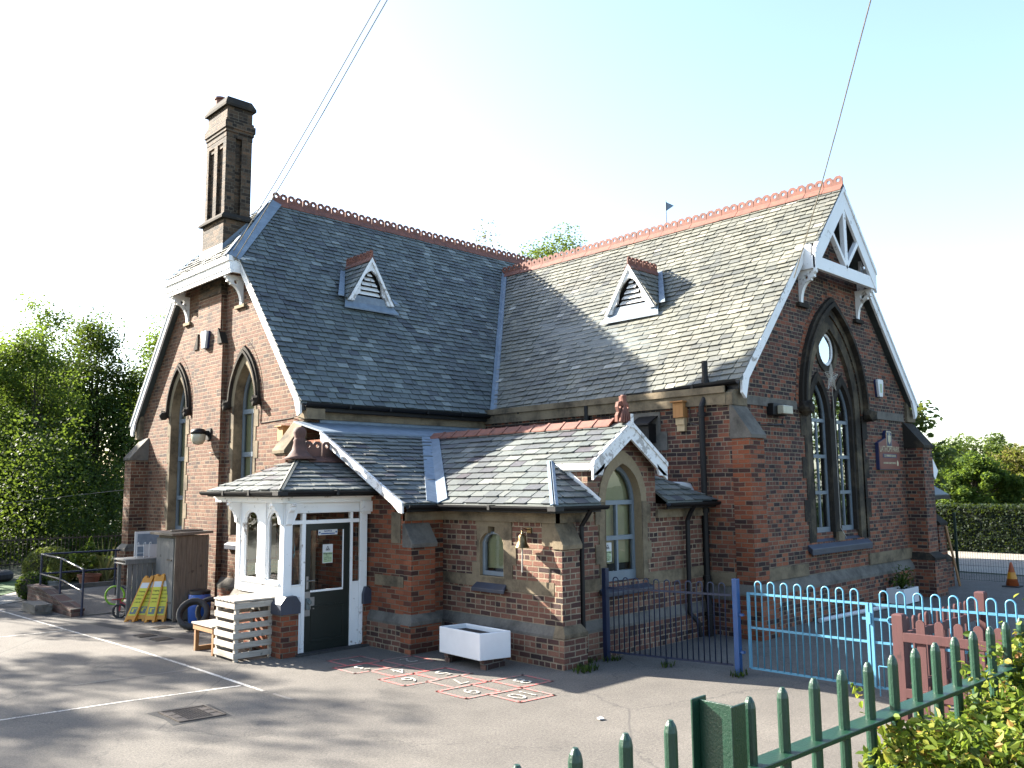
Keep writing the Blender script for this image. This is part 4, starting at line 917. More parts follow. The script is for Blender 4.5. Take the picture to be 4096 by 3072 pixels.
# bay window in the wing gable
q = MB(); ring(q, bo, arch(2.5, .6, 2.35, 3.16, 8, 1.1), wallC, -.02, .05); bs_ = part(q, 'window_surround', M['stone_lite'])
q = MB(); ring(q, arch(2.5, .454, 2.35, 2.952, 8, 1.1), arch(2.5, .472, 2.35, 2.975, 8, 1.1), wallC, -.022, .275); q.build('reveal', M['stone_lite'], bs_)
q = MB(); z = 1.1; k = 0
while z < 2.35:
    h = .3; e = .24 if k % 2 else .15
    q.box(2.5-.46-e,-5.892,z,2.5-.46,-5.84,min(2.35,z+h)-.003); q.box(2.96,-5.892,z,2.96+e,-5.84,min(2.35,z+h)-.003); z += h; k += 1
q.build('jamb_stone', M['stone'], bs_)
i1 = arch(2.5, .40, 2.35, 2.88, 8, 1.22); q = MB(); q.sheet([bo, i1[::-1]], wallC, .13, .19)
for z in (1.77, 2.33): q.box(2.1,-5.745,z-.035,2.9,-5.68,z+.035)
q.box(2.478,-5.742,1.22,2.522,-5.682,2.3); q.box(2.05,-5.75,1.1,2.95,-5.67,1.25); q.build('window_frame', M['frame'], bs_)
q = MB(); q.face(i1, wallC, .16); q.build('pane', M['glass'], bs_)
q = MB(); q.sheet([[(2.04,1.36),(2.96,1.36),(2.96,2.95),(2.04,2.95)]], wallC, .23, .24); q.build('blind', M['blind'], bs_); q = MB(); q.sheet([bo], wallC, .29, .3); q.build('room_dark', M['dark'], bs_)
q = MB(); q.poly([(1.86,-5.98,.97),(3.14,-5.98,.97),(3.08,-5.68,1.13),(1.92,-5.68,1.13)], (0,0,-.07)); q.build('sill', M['sill'], bs_, bevel=.012)
# roofs
TC = .675; XE = .63; ZC = 2.33; XR = 2.51; ZCR = ZC + (XR-XE)*TC; zc = lambda x: ZC + (x-XE)*TC
TL = .507; YL = -3.5; yl = lambda z: YL + (z-ZC)/TL
zt = zc(XR); yt = yl(zt)
C1 = [(XE,YL,ZC),(XE,-6.12,ZC),(1.6,-5.14,zc(1.6)),(1.6,yl(zc(1.6)),zc(1.6))]
C2 = [(1.6,yl(zc(1.6)),zc(1.6)),(1.6,-6.06,zc(1.6)),(XR,-6.06,zt),(XR,yt,zt)]
mb = slates(MB(), [C1,C2], (XE,-6.12,ZC), (0,1,0), (1,0,TC), .175, .3, 31, pale=.05, thick=.013); part(mb, 'slate_tiles', M['slate_c'], fix=False)
L1 = [(-.06,YL,ZC),(XE,YL,ZC),(XR,yt,zt),(-.06,yt,zt)]
mb = slates(MB(), [L1], (-.06,YL,ZC), (1,0,0), (0,1,TL), .165, .29, 32, pale=.04); part(mb, 'slate_tiles', M['slate_c'], fix=False)
hp = [(XE,-6.12,ZC),(1.66,-6.12,ZC),(1.61,-5.14,zc(1.61))]; nx_ = Vector((1.66,-6.12,ZC))
mb = slates(MB(), [hp], hp[0], (1,0,0), (0,.98,.655), .16, .26, 33); hp2 = [(XB,-6.12,ZC),(3.37,-6.12,ZC),(3.41,-5.14,zc(1.61))]
part(mb, 'slate_tiles', M['slate_c'], fix=False)
mb = slates(MB(), [hp2], (3.37,-6.12,ZC), (1,0,0), (0,.98,.655), .16, .26, 34); part(mb, 'slate_tiles', M['slate_c'], fix=False)
q = MB(); mC = lambda p: (2*XR-p[0], p[1], p[2])
for pl in (C1,C2,L1,hp,hp2): q.poly(pl)
for pl in (C1,C2): q.poly([mC(p) for p in pl])
q.poly([(XR,yt,zt),(XB,yt,zt),(4.39,YL,ZC)]); q.poly([(4.39,YL,ZC),(XB,YL,ZC),(XB,yt,zt)]); q.poly([(4.39,-6.12,ZC),(XB,-6.12,ZC),(XB,YL,ZC),(4.39,YL,ZC)])
part(q, 'annexe_roof_deck', M['slate_c'], fix=False)
q = MB(); q.poly([(-.05,yt-.03,zt+.03),(XB,yt-.03,zt+.03),(XB,.03,3.88),(-.05,.03,3.88)], (0,0,-.03)); q.box(.5,-.012,3.84,XB,.018,3.98); part(q, 'lead_roof', M['lead'])
q = MB(); nL = Vector((0,-TL,1)); nC = Vector((-TC,0,1)); strip(q, [(XE-.04,YL-.04,ZC-.02),(XR-.04,yt,zt-.02)], nL, .2, .04, (1,0)); strip(q, [(XE-.04,YL-.04,ZC-.02),(XR-.04,yt,zt-.02)], nC, .19, .04, (0,1)); part(q, 'valley_lead', M['lead'])
q = MB(); strip(q, [(XE-.02,-6.14,ZC-.01),(1.6,-5.14,zc(1.6))], nC, .05, .035, (1,0)); strip(q, [(XE-.02,-6.14,ZC-.01),(1.6,-5.14,zc(1.6))], Vector((0,-.67,1)), .05, .035, (0,1)); part(q, 'hip_lead', M['lead'])
q = MB(); nrt = 13; yy0, yy1 = yt-.05, -5.72
for i in range(nrt):
    a = yy0 + (yy1-yy0)*i/nrt; b = yy0 + (yy1-yy0)*(i+1)/nrt - .008
    for sg in (-1, 1): q.poly([(XR,a,zt+.085),(XR,b,zt+.085),(XR+sg*.14,b,zt-.03),(XR+sg*.14,a,zt-.03)], (0,0,-.02)); q.poly([(XR,b+.045,zt+.1),(XR,b-.004,zt+.1),(XR+sg*.15,b-.004,zt-.02),(XR+sg*.15,b+.045,zt-.02)], (0,0,-.02))
part(q, 'annexe_ridge_tiles', M['terra'])
q = MB()   # fan finial on the wing gable
fo = [(-.17,0),(.17,0),(.17,.1),(.13,.16),(.16,.24),(.13,.32),(.05,.34),(.05,.42),(-.05,.42),(-.05,.34),(-.13,.32),(-.16,.24),(-.13,.16),(-.17,.1)]
q.sheet([fo, [(x, z) for x, z in circle2(.1,.25,.032,8)], [(x, z) for x, z in circle2(-.1,.25,.032,8)]], lambda u, v, d: Vector((XR+u*.95, -5.9+d, zt+.02+v)), -.025, .03)
for k in range(5): q.tube([(XR,-5.95,zt+.3),(XR+(k-2)*.045,-5.96,zt+.14),(XR+(k-2)*.075,-5.97,zt+.01)], [.02,.024,.03], 6)
q.lathe((XR,-5.93,zt+.28), [(.05,0),(.045,.12),(.052,.16),(.04,.18)], 14); part(q, 'ridge_finial', M['terra'])
q = MB()
for sg in (1,-1):
    X = lambda x: x if sg == 1 else 2*XR-x
    board(q, (X(1.56),-6.07,zc(1.56)+.02),(XR,-6.07,zt+.03), .29, .04, (0,1,0)); board(q, (X(1.56),-6.09,zc(1.56)+.02),(XR,-6.09,zt+.03), .07, .02, (0,1,0))
q.poly([(1.56,-6.07,zc(1.56)-.2),(1.85,-6.07,zc(1.85)-.2),(1.78,-6.07,2.76)], (0,.04,0)); q.poly([mC(p) for p in [(1.56,-6.07,zc(1.56)-.2),(1.85,-6.07,zc(1.85)-.2),(1.78,-6.07,2.76)]], (0,.04,0))
q.box(1.575,-6.03,zc(1.56)-.11,1.6,-5.2,zc(1.56)-.01); q.box(1.62,-6.03,zc(1.6)-.16,1.66,-5.2,zc(1.6)-.13); q.bar((1.655,-6.1,2.36),(1.645,-5.2,2.98),.012,.1); q.box(XR-.03,-6.1,zt-.08,XR+.03,-6.085,zt+.14)
part(q, 'annexe_bargeboard', M['white_peel'])
q = MB(); board(q, (-.085,YL+.03,ZC+.03),(-.085,yt,zt+.03), .17, .035, (1,0,0)); board(q, (-.1,YL+.03,ZC+.03),(-.1,yt,zt+.03), .055, .02, (1,0,0)); q.poly([(-.085,YL+.03,ZC-.14),(-.085,YL+.3,ZC),(-.085,YL+.12,2.2)],(.035,0,0)); part(q, 'verge_board', M['white_peel'])
q = MB(); gutter(q, (-.04,YL-.06,ZC-.01),(XE-.0,YL-.06,ZC-.01), .06); gutter(q, (XE-.06,YL-.02,ZC-.01),(XE-.06,-6.19,ZC-.02), .06); gutter(q, (XE-.08,-6.19,ZC-.02),(1.72,-6.19,ZC-.02), .06); gutter(q, (3.3,-6.19,ZC-.02),(4.78,-6.19,ZC-.02), .06); q.box(XE-.125,-6.255,ZC-.085,XE+.06,-6.1,ZC-.02); q.box(XE-.12,YL-.125,ZC-.075,XE+.0,YL+.0,ZC-.015); q.box(.0,YL+.0,ZC-.12,.65,YL+.02,ZC-.02); q.box(XE,-6.12,ZC-.12,XE+.02,YL,ZC-.02)
q.box(XE+.02,-6.12,ZC-.12,1.66,-6.1,ZC-.02); q.box(3.36,-6.12,ZC-.12,4.8,-6.1,ZC-.02); part(q, 'gutter', M['gutter'])
q = MB(); q.tube([(1.4,-6.17,2.28),(1.4,-6.05,2.12),(1.38,-5.97,2.0),(1.38,-5.97,.5)], .035, 10); part(q, 'downpipe', M['gutter'])
q = MB(); q.tube([(4.1,-6.17,2.28),(4.12,-6.05,2.14),(4.12,-5.98,2.0),(4.1,-5.98,.45),(4.16,-6.1,.3),(4.2,-6.12,.06)], .04, 10); part(q, 'downpipe', M['gutter'])
q = MB(); q.tube([(3.9,-5.5,2.62),(4.5,-5.62,2.6),(4.72,-5.62,2.58),(4.76,-5.64,2.5),(4.76,-5.64,2.36)], .055, 12); part(q, 'waste_pipe', M['plastic_w'], smooth=True)
q = MB(); q.box(4.6,-4.85,3.4,XB+.02,-4.5,3.75); q.poly([(4.52,-4.9,3.72),(4.52,-4.46,3.72),(XB+.02,-4.46,3.9),(XB+.02,-4.9,3.9)], (0,0,.03)); part(q, 'vent_cowl', M['gutter'])
q = MB(); q.box(XB-.02,-4.95,3.25,XB+.01,-3.9,3.98); q.box(XB-.025,-5.1,3.25,XB+.008,-4.95,3.6); part(q, 'blocked_window_stone', M['stone_grey'])

# ------------------------------------------------------------------ glazed entrance porch
PX, PY = -1.5, -2.3
q = MB(); q.box(PX-.06,PY-.08,0,PX+.2,-.68,.66); q.box(PX+.2,PY-.08,0,PX+.24,PY+.1,.66); q.box(-.03,PY-.06,0,.1,PY+.2,.68); q.box(PX+.2,-.9,0,.2,-.68,.66); pw = part(q, 'porch_dwarf_wall', M['brick_red'])
q = MB()
q.poly([(PX-.09,PY-.11,.66),(PX+.26,PY-.11,.66),(PX+.26,PY-.11,.82),(PX+.18,PY-.11,.93),(PX-.0,PY-.11,.93),(PX-.09,PY-.11,.82)], (0,.3,0)); q.poly([(-.05,PY-.09,.68),(.1,PY-.09,.68),(.1,PY-.09,.9),(.03,PY-.09,.96),(-.01,PY-.09,.96),(-.05,PY-.09,.84)], (0,.25,0)); q.build('pier_cap', M['sill'], pw)
q = MB(); q.poly([(PX-.1,PY+.19,.68),(PX-.1,-.52,.68),(PX+.04,-.6,.93),(PX+.04,PY+.19,.93)], (.16,0,0)); q.build('wall_cap', M['stone_grey'], pw)
q = MB()
q.box(PX,PY,.92,PX+.13,PY+.13,2.4); q.box(PX,-.81,.94,PX+.12,-.69,2.4)
q.box(PX,PY+.13,.92,PX+.1,-.81,1.12); q.box(PX-.03,PY+.1,1.09,PX+.02,-.8,1.13)
q.box(PX,-1.7,1.12,PX+.11,-1.49,2.4)
fP = lambda u, v, d: Vector((PX+.02+d, u, v))
for c, w_ in ((-1.16,.33),(-1.945,.235)):
    hw = .24; a = arch(c, .235, 2.04, 2.25, 6, 1.12); y0_, y1_ = (-1.49,-.81) if c > -1.5 else (PY+.13,-1.7)
    q.sheet([[(y0_,1.125),(y1_,1.125),(y1_,2.4),(y0_,2.4)], a[::-1]], fP, .0, .05)
    q.sheet([a, arch(c, .205, 2.04, 2.21, 6, 1.15)[::-1]], fP, .02, .045)
pf = part(q, 'porch_frame', M['white'], bevel=.006)
q = MB(); q.box(PX-.06,PY-.06,2.37,.1,PY+.1,2.47); q.box(PX-.058,PY+.1,2.372,PX+.1,.02,2.468); q.box(PX-.1,PY-.12,2.45,.1,PY+.1,2.5); q.box(PX-.098,PY+.1,2.452,PX+.1,.02,2.498)
q.box(PX+.13,PY+.02,2.2,.08,PY+.1,2.37); q.box(PX+.13,PY+.005,2.205,.08,PY+.02,2.225)
q.box(-.1,PY-.1,2.2,.1,PY-.0,2.38); q.box(-.06,PY-.05,2.16,.1,PY+.0,2.2)
def corb(mb, fm, th):
    mb.sheet([[(0,2.37),(.2,2.37),(.2,2.33),(.16,2.31),(.15,2.26),(.1,2.22),(.06,2.12),(.05,2.04),(0,2.02)]], fm, 0, th)
corb(q, lambda u, v, d: Vector((PX+.02+d, -.69+u, v)), .08); corb(q, lambda u, v, d: Vector((PX-u, -.8+d, v)), .09); corb(q, lambda u, v, d: Vector((PX-u, PY+.02+d, v)), .09); corb(q, lambda u, v, d: Vector((PX+.12+u, PY-.03+d, v)), .05); corb(q, lambda u, v, d: Vector((PX+.02+d, PY-u, v)), .09)
part(q, 'porch_plate', M['white'], bevel=.006)
q = MB(); q.face([(PY+.13,1.14),(-1.7,1.14),(-1.7,2.24),(PY+.13,2.24)], lambda u, v, d: Vector((PX+d, u, v)), .057); q.face([(-1.49,1.14),(-.81,1.14),(-.81,2.24),(-1.49,2.24)], lambda u, v, d: Vector((PX+d, u, v)), .057); part(q, 'porch_pane', M['glass'])
q = MB()  # door front framing
for x0_, x1_ in ((PX+.13,-1.345),(-1.17,-1.105),(-.26,-.215),(-.055,.06)): q.box(x0_,PY+.01,0,x1_,PY+.09,2.2)
q.box(PX+.13,PY+.012,2.03,.06,PY+.088,2.09); q.box(-1.345,PY+.015,0,-1.17,PY+.085,1.07); q.box(-.215,PY+.015,0,-.055,PY+.085,1.04); q.box(-.095,PY-.02,.05,.05,PY+.0,2.2)
q.box(-1.345,PY-.0,1.07,-1.17,PY+.015,1.09); q.box(-.215,PY+.0,1.04,-.055,PY+.015,1.06); part(q, 'porch_front', M['white'], bevel=.004)
q = MB(); fy = lambda u, v, d: Vector((u, PY+d, v))
for a_ in ((-1.345,1.08,-1.17,2.03),(-.215,1.05,-.055,2.03),(-1.345,2.09,-.055,2.2)): q.face([(a_[0],a_[1]),(a_[2],a_[1]),(a_[2],a_[3]),(a_[0],a_[3])], fy, .05)
part(q, 'porch_pane', M['glass'])
q = MB(); q.box(-1.31,PY-.006,.62,-1.2,PY+.014,.9); q.box(-1.285,PY-.009,.66,-1.23,PY-.005,.86); part(q, 'letter_plate', M['plastic_w'])
# door
q = MB(); dx0, dx1, dy = -1.1, -.262, PY+.03
q.sheet([[(dx0,.03),(dx1,.03),(dx1,2.03),(dx0,2.03)], [(-1.0,.96),(-1.0,1.92),(-.385,1.92),(-.385,.96)]], lambda u, v, d: Vector((u, dy+d, v)), 0, .045)
q.box(-.985,dy-.012,.16,-.365,dy+.001,.2); q.box(-.985,dy-.012,.7,-.365,dy+.001,.735); q.box(-.985,dy-.012,.2,-.95,dy+.001,.7); q.box(-.4,dy-.012,.2,-.365,dy+.001,.7)
door = part(q, 'door', M['door'], bevel=.003)
q = MB(); q.face([(-1.0,.96),(-.385,.96),(-.385,1.92),(-1.0,1.92)], fy, .05); q.build('pane', M['glass'], door)
q = MB(); q.box(-1.0,dy-.004,.945,-.385,dy+.01,.975); q.box(-.4,dy-.004,.96,-.385,dy+.008,1.92); q.build('glazing_bead', M['white'], door)
q = MB(); q.box(-1.075,dy-.008,1.0,-1.035,dy,1.2); q.tube([(-1.055,dy,1.13),(-1.055,dy-.05,1.13),(-.95,dy-.05,1.135)], .009, 8); q.build('handle', M['steel'], door)
q = MB(); q.box(-1.095,dy-.006,.58,-1.0,dy,.96); q.box(-1.0,dy-.006,.68,-.92,dy,.87); q.build('lock_plate', M['steel'], door)
q = MB(); q.box(-1.085,dy-.045,.68,-1.02,dy-.006,.86); q.lathe((-1.04,dy-.05,.8), [(.035,-.03),(.035,0)], 14, 'y'); q.build('keypad_lock', M['greyp'], door, bevel=.008)
q = MB(); q.box(-1.3,PY-.15,0,.05,PY+.1,.028); part(q, 'door_step', M['asphalt_dk'])
# inside the porch: cream plaster wall, plank inner door
q = MB(); q.box(-1.3,-.65,.02,.09,-.62,2.4); part(q, 'inner_wall', M['brick_red'])
q = MB(); q.box(-.62,-.7,.05,-.05,-.66,2.05); part(q, 'inner_door', M['wood_grey']); q = MB(); q.box(-.7,-.72,.05,-.64,-.65,2.1); q.box(-.03,-.72,.05,.03,-.65,2.1); q.box(-1.28,-.68,1.4,-.75,-.65,2.1); part(q, 'inner_door_frame', M['cream'])
q = MB(); q.box(-1.38,PY+.2,.0,.09,-.66,.02); part(q, 'porch_floor', M['asphalt_dk'])
# porch roof
E_ = dict(x=PX-.24, y=PY-.3, n=.0, z=2.56); ra = (-.7, -1.3, 3.11); rb = (.1, -1.3, 3.11)
s1 = [(E_['x'],E_['y'],E_['z']),(.1,E_['y'],E_['z']),rb,ra]; s2 = [(E_['x'],E_['n'],E_['z']),(E_['x'],E_['y'],E_['z']),ra]
q = slates(MB(), [s1], s1[0], (1,0,0), (0,1.3,.55), .175, .29, 41, pale=.05, thick=.013); part(q, 'slate_tiles', M['slate_c'], fix=False)
q = slates(MB(), [s2], s2[0], (0,-1,0), (1.04,0,.55), .175, .29, 42, pale=.05, thick=.013); part(q, 'slate_tiles', M['slate_c'], fix=False)
q = MB(); q.poly(s1); q.poly(s2); q.poly([(E_['x'],.0,E_['z']),ra,rb,(.1,.0,E_['z'])][::-1]); part(q, 'porch_roof_deck', M['slate_c'], fix=False)
q = MB(); strip(q, [s1[0],ra], Vector((0,-.55,1.3)), .035, .035, (0,1)); strip(q, [s1[0],ra], Vector((-.55,0,1.04)), .035, .035, (1,0)); part(q, 'hip_lead', M['slate_b'])
q = MB(); gutter(q, (E_['x']-.05,E_['y']-.06,E_['z']-.0),(.2,E_['y']-.06,E_['z']-.0), .06); gutter(q, (E_['x']-.05,E_['n']+.05,E_['z']),(E_['x']-.05,E_['y']-.08,E_['z']), .06); q.box(E_['x']-.115,E_['y']-.125,E_['z']-.065,E_['x']+.06,E_['y']+.05,E_['z']-.005); q.box(E_['x']+.02,E_['y']+.02,2.47,.1,E_['y']+.05,2.54); q.box(E_['x']+.02,E_['y']+.02,2.47,E_['x']+.05,.0,2.54); part(q, 'gutter', M['gutter'])
q = MB(); q.box(E_['x']+.05,E_['y']+.05,2.5,.1,.0,2.53); part(q, 'soffit', M['white'])
crest(MB(), (-.6,-1.3,3.15),(.12,-1.3,3.15), .37, .27, 9, slope=.5, base=.2).build('ridge_crest_tiles', M['terra_dark'], B)
q = MB(); q.lathe((-.68,-1.3,3.1), [(.3,0),(.2,.06),(.13,.16),(.1,.3),(.11,.33),(.09,.36),(.09,.38),(.115,.46),(.1,.52),(.06,.56),(0.01,.57)], 14); part(q, 'porch_finial', M['terra_dark'], smooth=True)
# east side porch, half hidden beyond the gable
q = MB(); q.box(XBE,-6.0,0,14.9,-3.5,2.2); part(q, 'east_porch_wall', M['brick_s'])
q = MB(); q.poly([(XBE,-6.35,2.3),(15.45,-6.35,2.3),(14.0,-5.1,3.4),(XBE,-5.1,3.4)]); q.poly([(15.45,-6.35,2.3),(15.45,-3.2,2.3),(14.0,-5.1,3.4)]); q.poly([(15.45,-3.2,2.3),(XBE,-3.2,2.3),(XBE,-5.1,3.4),(14.0,-5.1,3.4)]); part(q, 'east_porch_roof', M['slate_a'])
q = MB(); q.box(XBE,-6.4,2.18,15.5,-6.3,2.28); q.box(15.4,-6.4,2.18,15.5,-3.3,2.28); part(q, 'gutter', M['gutter'])
q = MB(); q.poly([(13.9,-6.42,3.42),(14.03,-6.42,3.45),(14.62,-6.42,2.9),(14.4,-6.42,2.68),(14.05,-6.42,2.95)], (0,.05,0)); part(q, 'bargeboard', M['white'])
buttress('y', -6.0, 14.45, 14.95, .4, 1.95, 1.55, .5, .8, M['brick_s'], M['stone_dark'])
# weather vane standing on the far ridge
q = MB(); q.tube([(18.2,4.19,9.6),(18.2,4.19,13.55)], .016, 8); vn = part(q, 'weather_vane', M['fen_black'])
q = MB(); q.poly([(18.22,4.19,13.5),(18.46,4.0,13.36),(18.22,4.19,13.14)], (.01,.02,0)); q.build('vane_flag', M['lead'], vn)

# ------------------------------------------------------------------ things fixed to the walls
t = thing('bell', (.9,-5.36,1.94), 'small brass bell on a wall bracket beside the little window, white rope hanging', 'bell')
q = MB(); q.box(.87,-5.4,1.9,.9,-5.32,1.98); q.tube([(.88,-5.36,1.95),(.76,-5.36,1.97),(.73,-5.36,1.93)], .009, 8); q.build('bracket', M['brass'], t)
q = MB(); q.lathe((.73,-5.36,1.69), [(.115,0),(.105,.015),(.078,.06),(.06,.12),(.055,.17),(.035,.2),(.012,.21),(.015,.24),(.006,.26)], 24); q.build('bell_cup', M['brass'], t, smooth=True)
q = MB(); q.tube([(.73,-5.36,1.72),(.728,-5.362,1.62),(.73,-5.355,1.48),(.732,-5.35,1.33)], .011, 7); q.build('rope', M['rope'], t)
def batbox(loc, rz, label):
    t = thing('bat_box', loc, label, 'bat box', 'pine bat boxes on the school walls')
    q = MB(); l = Vector(loc); q.box(-.11,-.15,-.02,.11,0,.26); q.box(-.14,-.2,.26,.14,.0,.285)
    q2 = MB(); q2.box(-.095,-.1,-.15,.095,0,-.02); q2.box(-.085,-.075,-.27,.085,0,-.15)
    for mb, nm, m_ in ((q,'box',M['wood_bat']), (q2,'landing_board',M['wood_pale'])):
        mb.v = [tuple(l + Matrix.Rotation(rz, 3, 'Z') @ Vector(v)) for v in mb.v]; mb.build(nm, m_, t, bevel=.003)
batbox((XW, .72, 3.55), R(-90), 'pine bat box on the sunlit left gable above the porch roof')
batbox((XB, -5.45, 3.85), R(-90), 'pine bat box under the eaves beside the tall black downpipe')
def alarm(loc, rz, label):
    t = thing('alarm_box', loc, label, 'alarm box', 'alarm boxes on the gables'); l = Vector(loc)
    q = MB(); q.sheet([[(-.13,.2),(.13,.2),(.15,.14),(.09,-.2),(-.09,-.2),(-.15,.14)]], lambda u, v, d: l + Matrix.Rotation(rz,3,'Z') @ Vector((u,-.1+d,v)), 0, .06); q.build('cover', M['plastic_w'], t, bevel=.012)
    q = MB(); q.sheet([[(-.13,.2),(.13,.2),(.15,.14),(.09,-.2),(-.09,-.2),(-.15,.14)]], lambda u, v, d: l + Matrix.Rotation(rz,3,'Z') @ Vector((u*1.02,-.04+d,v*1.02)), 0, .04); q.build('back_plate', M['sign_blue'], t)
    q = MB(); q.sheet([[(-.05,.1),(.05,.1),(.04,-.1),(-.04,-.1)]], lambda u, v, d: l + Matrix.Rotation(rz,3,'Z') @ Vector((u,-.104+d,v)), 0, .005); q.build('lens', M['greyp'] if rz else M['green_ink'], t)
alarm((XW-.13, 4.2, 6.0), R(-90), 'white alarm box high on the chimney breast, navy backplate')
alarm((11.05, YS, 4.74), 0, 'white alarm box on the shaded gable above the maroon sign')
t = thing('wall_lamp', (XW-.13,4.0,3.8), 'round white wall lamp with dark hood between the tall windows', 'wall lamp')
q = MB(); q.box(XW-.16,3.82,3.7,XW-.12,4.05,3.95); q.box(XW-.26,3.9,3.8,XW-.16,4.0,3.9); q.build('wall_plate', M['gutter'], t)
q = MB(); q.lathe((XW-.36,3.98,3.75), [(.02,-.17),(.1,-.15),(.15,-.06),(.16,.05),(.15,.08)], 18); q.build('globe', M['lamp_lens'], t, smooth=True)
q = MB(); q.lathe((XW-.36,3.98,3.82), [(.165,0),(.165,.06),(.13,.11),(.06,.13)], 18); q.build('hood', M['gutter'], t, smooth=True)
t = thing('wall_lamp', (6.3,YS,4.0), 'black bulkhead lamp with cream lens under the stone band', 'wall lamp')
q = MB(); q.box(6.08,YS-.14,3.88,6.6,YS,4.1); q.build('housing', M['gutter'], t, bevel=.01); q = MB(); q.box(6.22,YS-.27,3.9,6.58,YS-.14,4.06); q.build('lens', M['lamp_lens'], t, bevel=.015)
# school sign
t = thing('school_sign', (11.36,YS,2.9), 'maroon school name board with crest on the shaded brick gable', 'sign')
sg_ = [(10.78,2.9),(11.94,2.9),(11.94,3.5),(11.53,3.62),(11.53,3.72),(11.46,3.79),(11.26,3.79),(11.19,3.72),(11.19,3.62),(10.78,3.5)]
q = MB(); q.sheet([sg_], lambda u, v, d: Vector((u, YS-.07+d, v)), 0, .07); q.build('board_edge', M['sign_blue'], t)
q = MB(); q.sheet([[((a-11.36)*.965+11.36, (b-3.3)*.965+3.3) for a, b in sg_]], lambda u, v, d: Vector((u, YS-.078+d, v)), 0, .008); q.build('board_face', M['sign_red'], t)
q = MB(); q.box(11.22,YS-.084,3.42,11.5,YS-.078,3.77); q.build('crest_panel', M['gold'], t); q = MB(); q.box(11.24,YS-.088,3.44,11.48,YS-.084,3.75); q.build('crest_field', M['sign_blue'], t)
q = MB(); q.sheet([[(11.36,3.47),(11.43,3.55),(11.44,3.68),(11.28,3.68),(11.29,3.55)]], lambda u, v, d: Vector((u, YS-.092+d, v)), 0, .004); q.lathe((11.36,YS-.092,3.71), [(.025,0),(.025,.004)], 12, 'y'); q.build('crest_shield', M['gold'], t)
q = MB(); q.box(10.98,YS-.083,3.17,11.74,YS-.078,3.26); q.build('name_strip', M['sign_blue'], t)
q = MB(); q.sheet([[(11.74,2.99),(11.8,2.99),(11.82,3.06),(11.77,3.12),(11.72,3.06)]], lambda u, v, d: Vector((u, YS-.084+d, v)), 0, .005); q.build('council_mark', M['gold'], t)
rS = lambda z, x=11.36: (Vector((x, YS-.084, z)), Vector((1,0,0)), Vector((0,0,1)))
text('LATHOM PARK', .19, rS(3.36), M['gold'], 'lettering', t, .002, .0, sx=.84); text('C.E. PRIMARY SCHOOL', .075, rS(3.213), M['gold'], 'lettering', t, .006, .001, sx=.85); text('LANCASHIRE COUNTY COUNCIL', .06, rS(3.05, 11.32), M['gold'], 'lettering', t, .002, .001, sx=.75)
# wire star
t = thing('star_decoration', (8.6,YS-.1,4.8), 'pale wire star hung in the middle of the pointed south window', 'decoration')
q = MB(); c = Vector((8.6, YS-.1, 4.78))
for k_ in (1, .72, .45, .22):
    p = [c + Vector((math.sin(i*math.pi/5)*(.31 if i % 2 == 0 else .14)*k_, 0, math.cos(i*math.pi/5)*(.31 if i % 2 == 0 else .14)*k_)) for i in range(11)]
    q.tube(p, .007, 5, False)
for i in range(10): q.tube([c, c + Vector((math.sin(i*math.pi/5)*(.31 if i % 2 == 0 else .14), 0, math.cos(i*math.pi/5)*(.31 if i % 2 == 0 else .14)))], .007, 5)
q.build('star', M['rope'], t); q = MB(); q.tube([c, (8.75,YS-.05,3.9), (8.8,YS-.03,1.7), (8.9,YS-.1,1.5)], .006, 5); q.build('lead_wire', M['rope'], t)
# notices
def notice(o, r, u, w_, h, label, lines, group=None):
    o, r, u = Vector(o), Vector(r), Vector(u); n = r.cross(u); t = thing('notice', o, label, 'notice', group)
    q = MB(); q.poly([o - r*w_/2 - u*h/2, o + r*w_/2 - u*h/2, o + r*w_/2 + u*h/2, o - r*w_/2 + u*h/2], -n*.002); q.build('sheet', M['paper'], t)
    return t, o, r, u, n
for (o, lab) in (((-.69,PY+.022,1.54), 'white warning notice behind the glass of the green door'), ((2.28,-5.72,1.55), 'white warning notice in the arched annexe window')):
    t, o, r, u, n = notice(o, (1,0,0), (0,0,1), .19, .3, lab, None, 'camera warning notices')
    q = MB(); q.poly([o-r*.085-u*.14+n*.001, o+r*.085-u*.14+n*.001, o+r*.085+u*.02+n*.001, o-r*.085+u*.02+n*.001], n*.001); q.build('tinted_panel', M['green_ink'], t)
    q = MB(); tri = [o+n*.002+r*.036+u*.055, o+n*.002+u*.12, o+n*.002-r*.036+u*.055]
    for a, b in zip(tri, tri[1:]+tri[:1]): q.bar(a, b, .007, .002, n)
    q.bar(o+n*.002-r*.016+u*.068, o+n*.002+r*.016+u*.074, .014, .002, n); q.build('warning_triangle', M['black'], t)
    text('Warning', .05, (o+n*.003, r, u), M['black'], 'lettering', t, .0005, .001)
    for i, ln in enumerate(('These', 'premises are', 'under CCTV', 'surveillance')): text(ln, .027, (o+n*.003-u*(.04+i*.026), r, u), M['black'], 'lettering', t, .0005)
t, o, r, u, n = notice((-.69,PY+.024,1.885), (1,0,0), (0,0,1), .36, .085, 'long pale blue membership sticker across the top of the door glass', None)
text('NCPTA', .045, (o+n*.003+u*.016, r, u), M['blue_ink'], 'lettering', t, .0005, .0008); q = MB(); q.poly([o+n*.001-r*.13-u*.03, o+n*.001+r*.13-u*.03, o+n*.001+r*.13-u*.012, o+n*.001-r*.13-u*.012], n*.001)
for sg in (-1,1): q.lathe(o+r*.155*sg+n*.001+Vector((0,-.002,0)), [(.016,0),(.016,.002)], 12, 'y')
q.build('print', M['blue_ink'], t)
t, o, r, u, n = notice((PX+.05,-2.13,1.32), (0,-1,0), (0,0,1), .17, .3, 'colourful poster low in the porch side window', None)
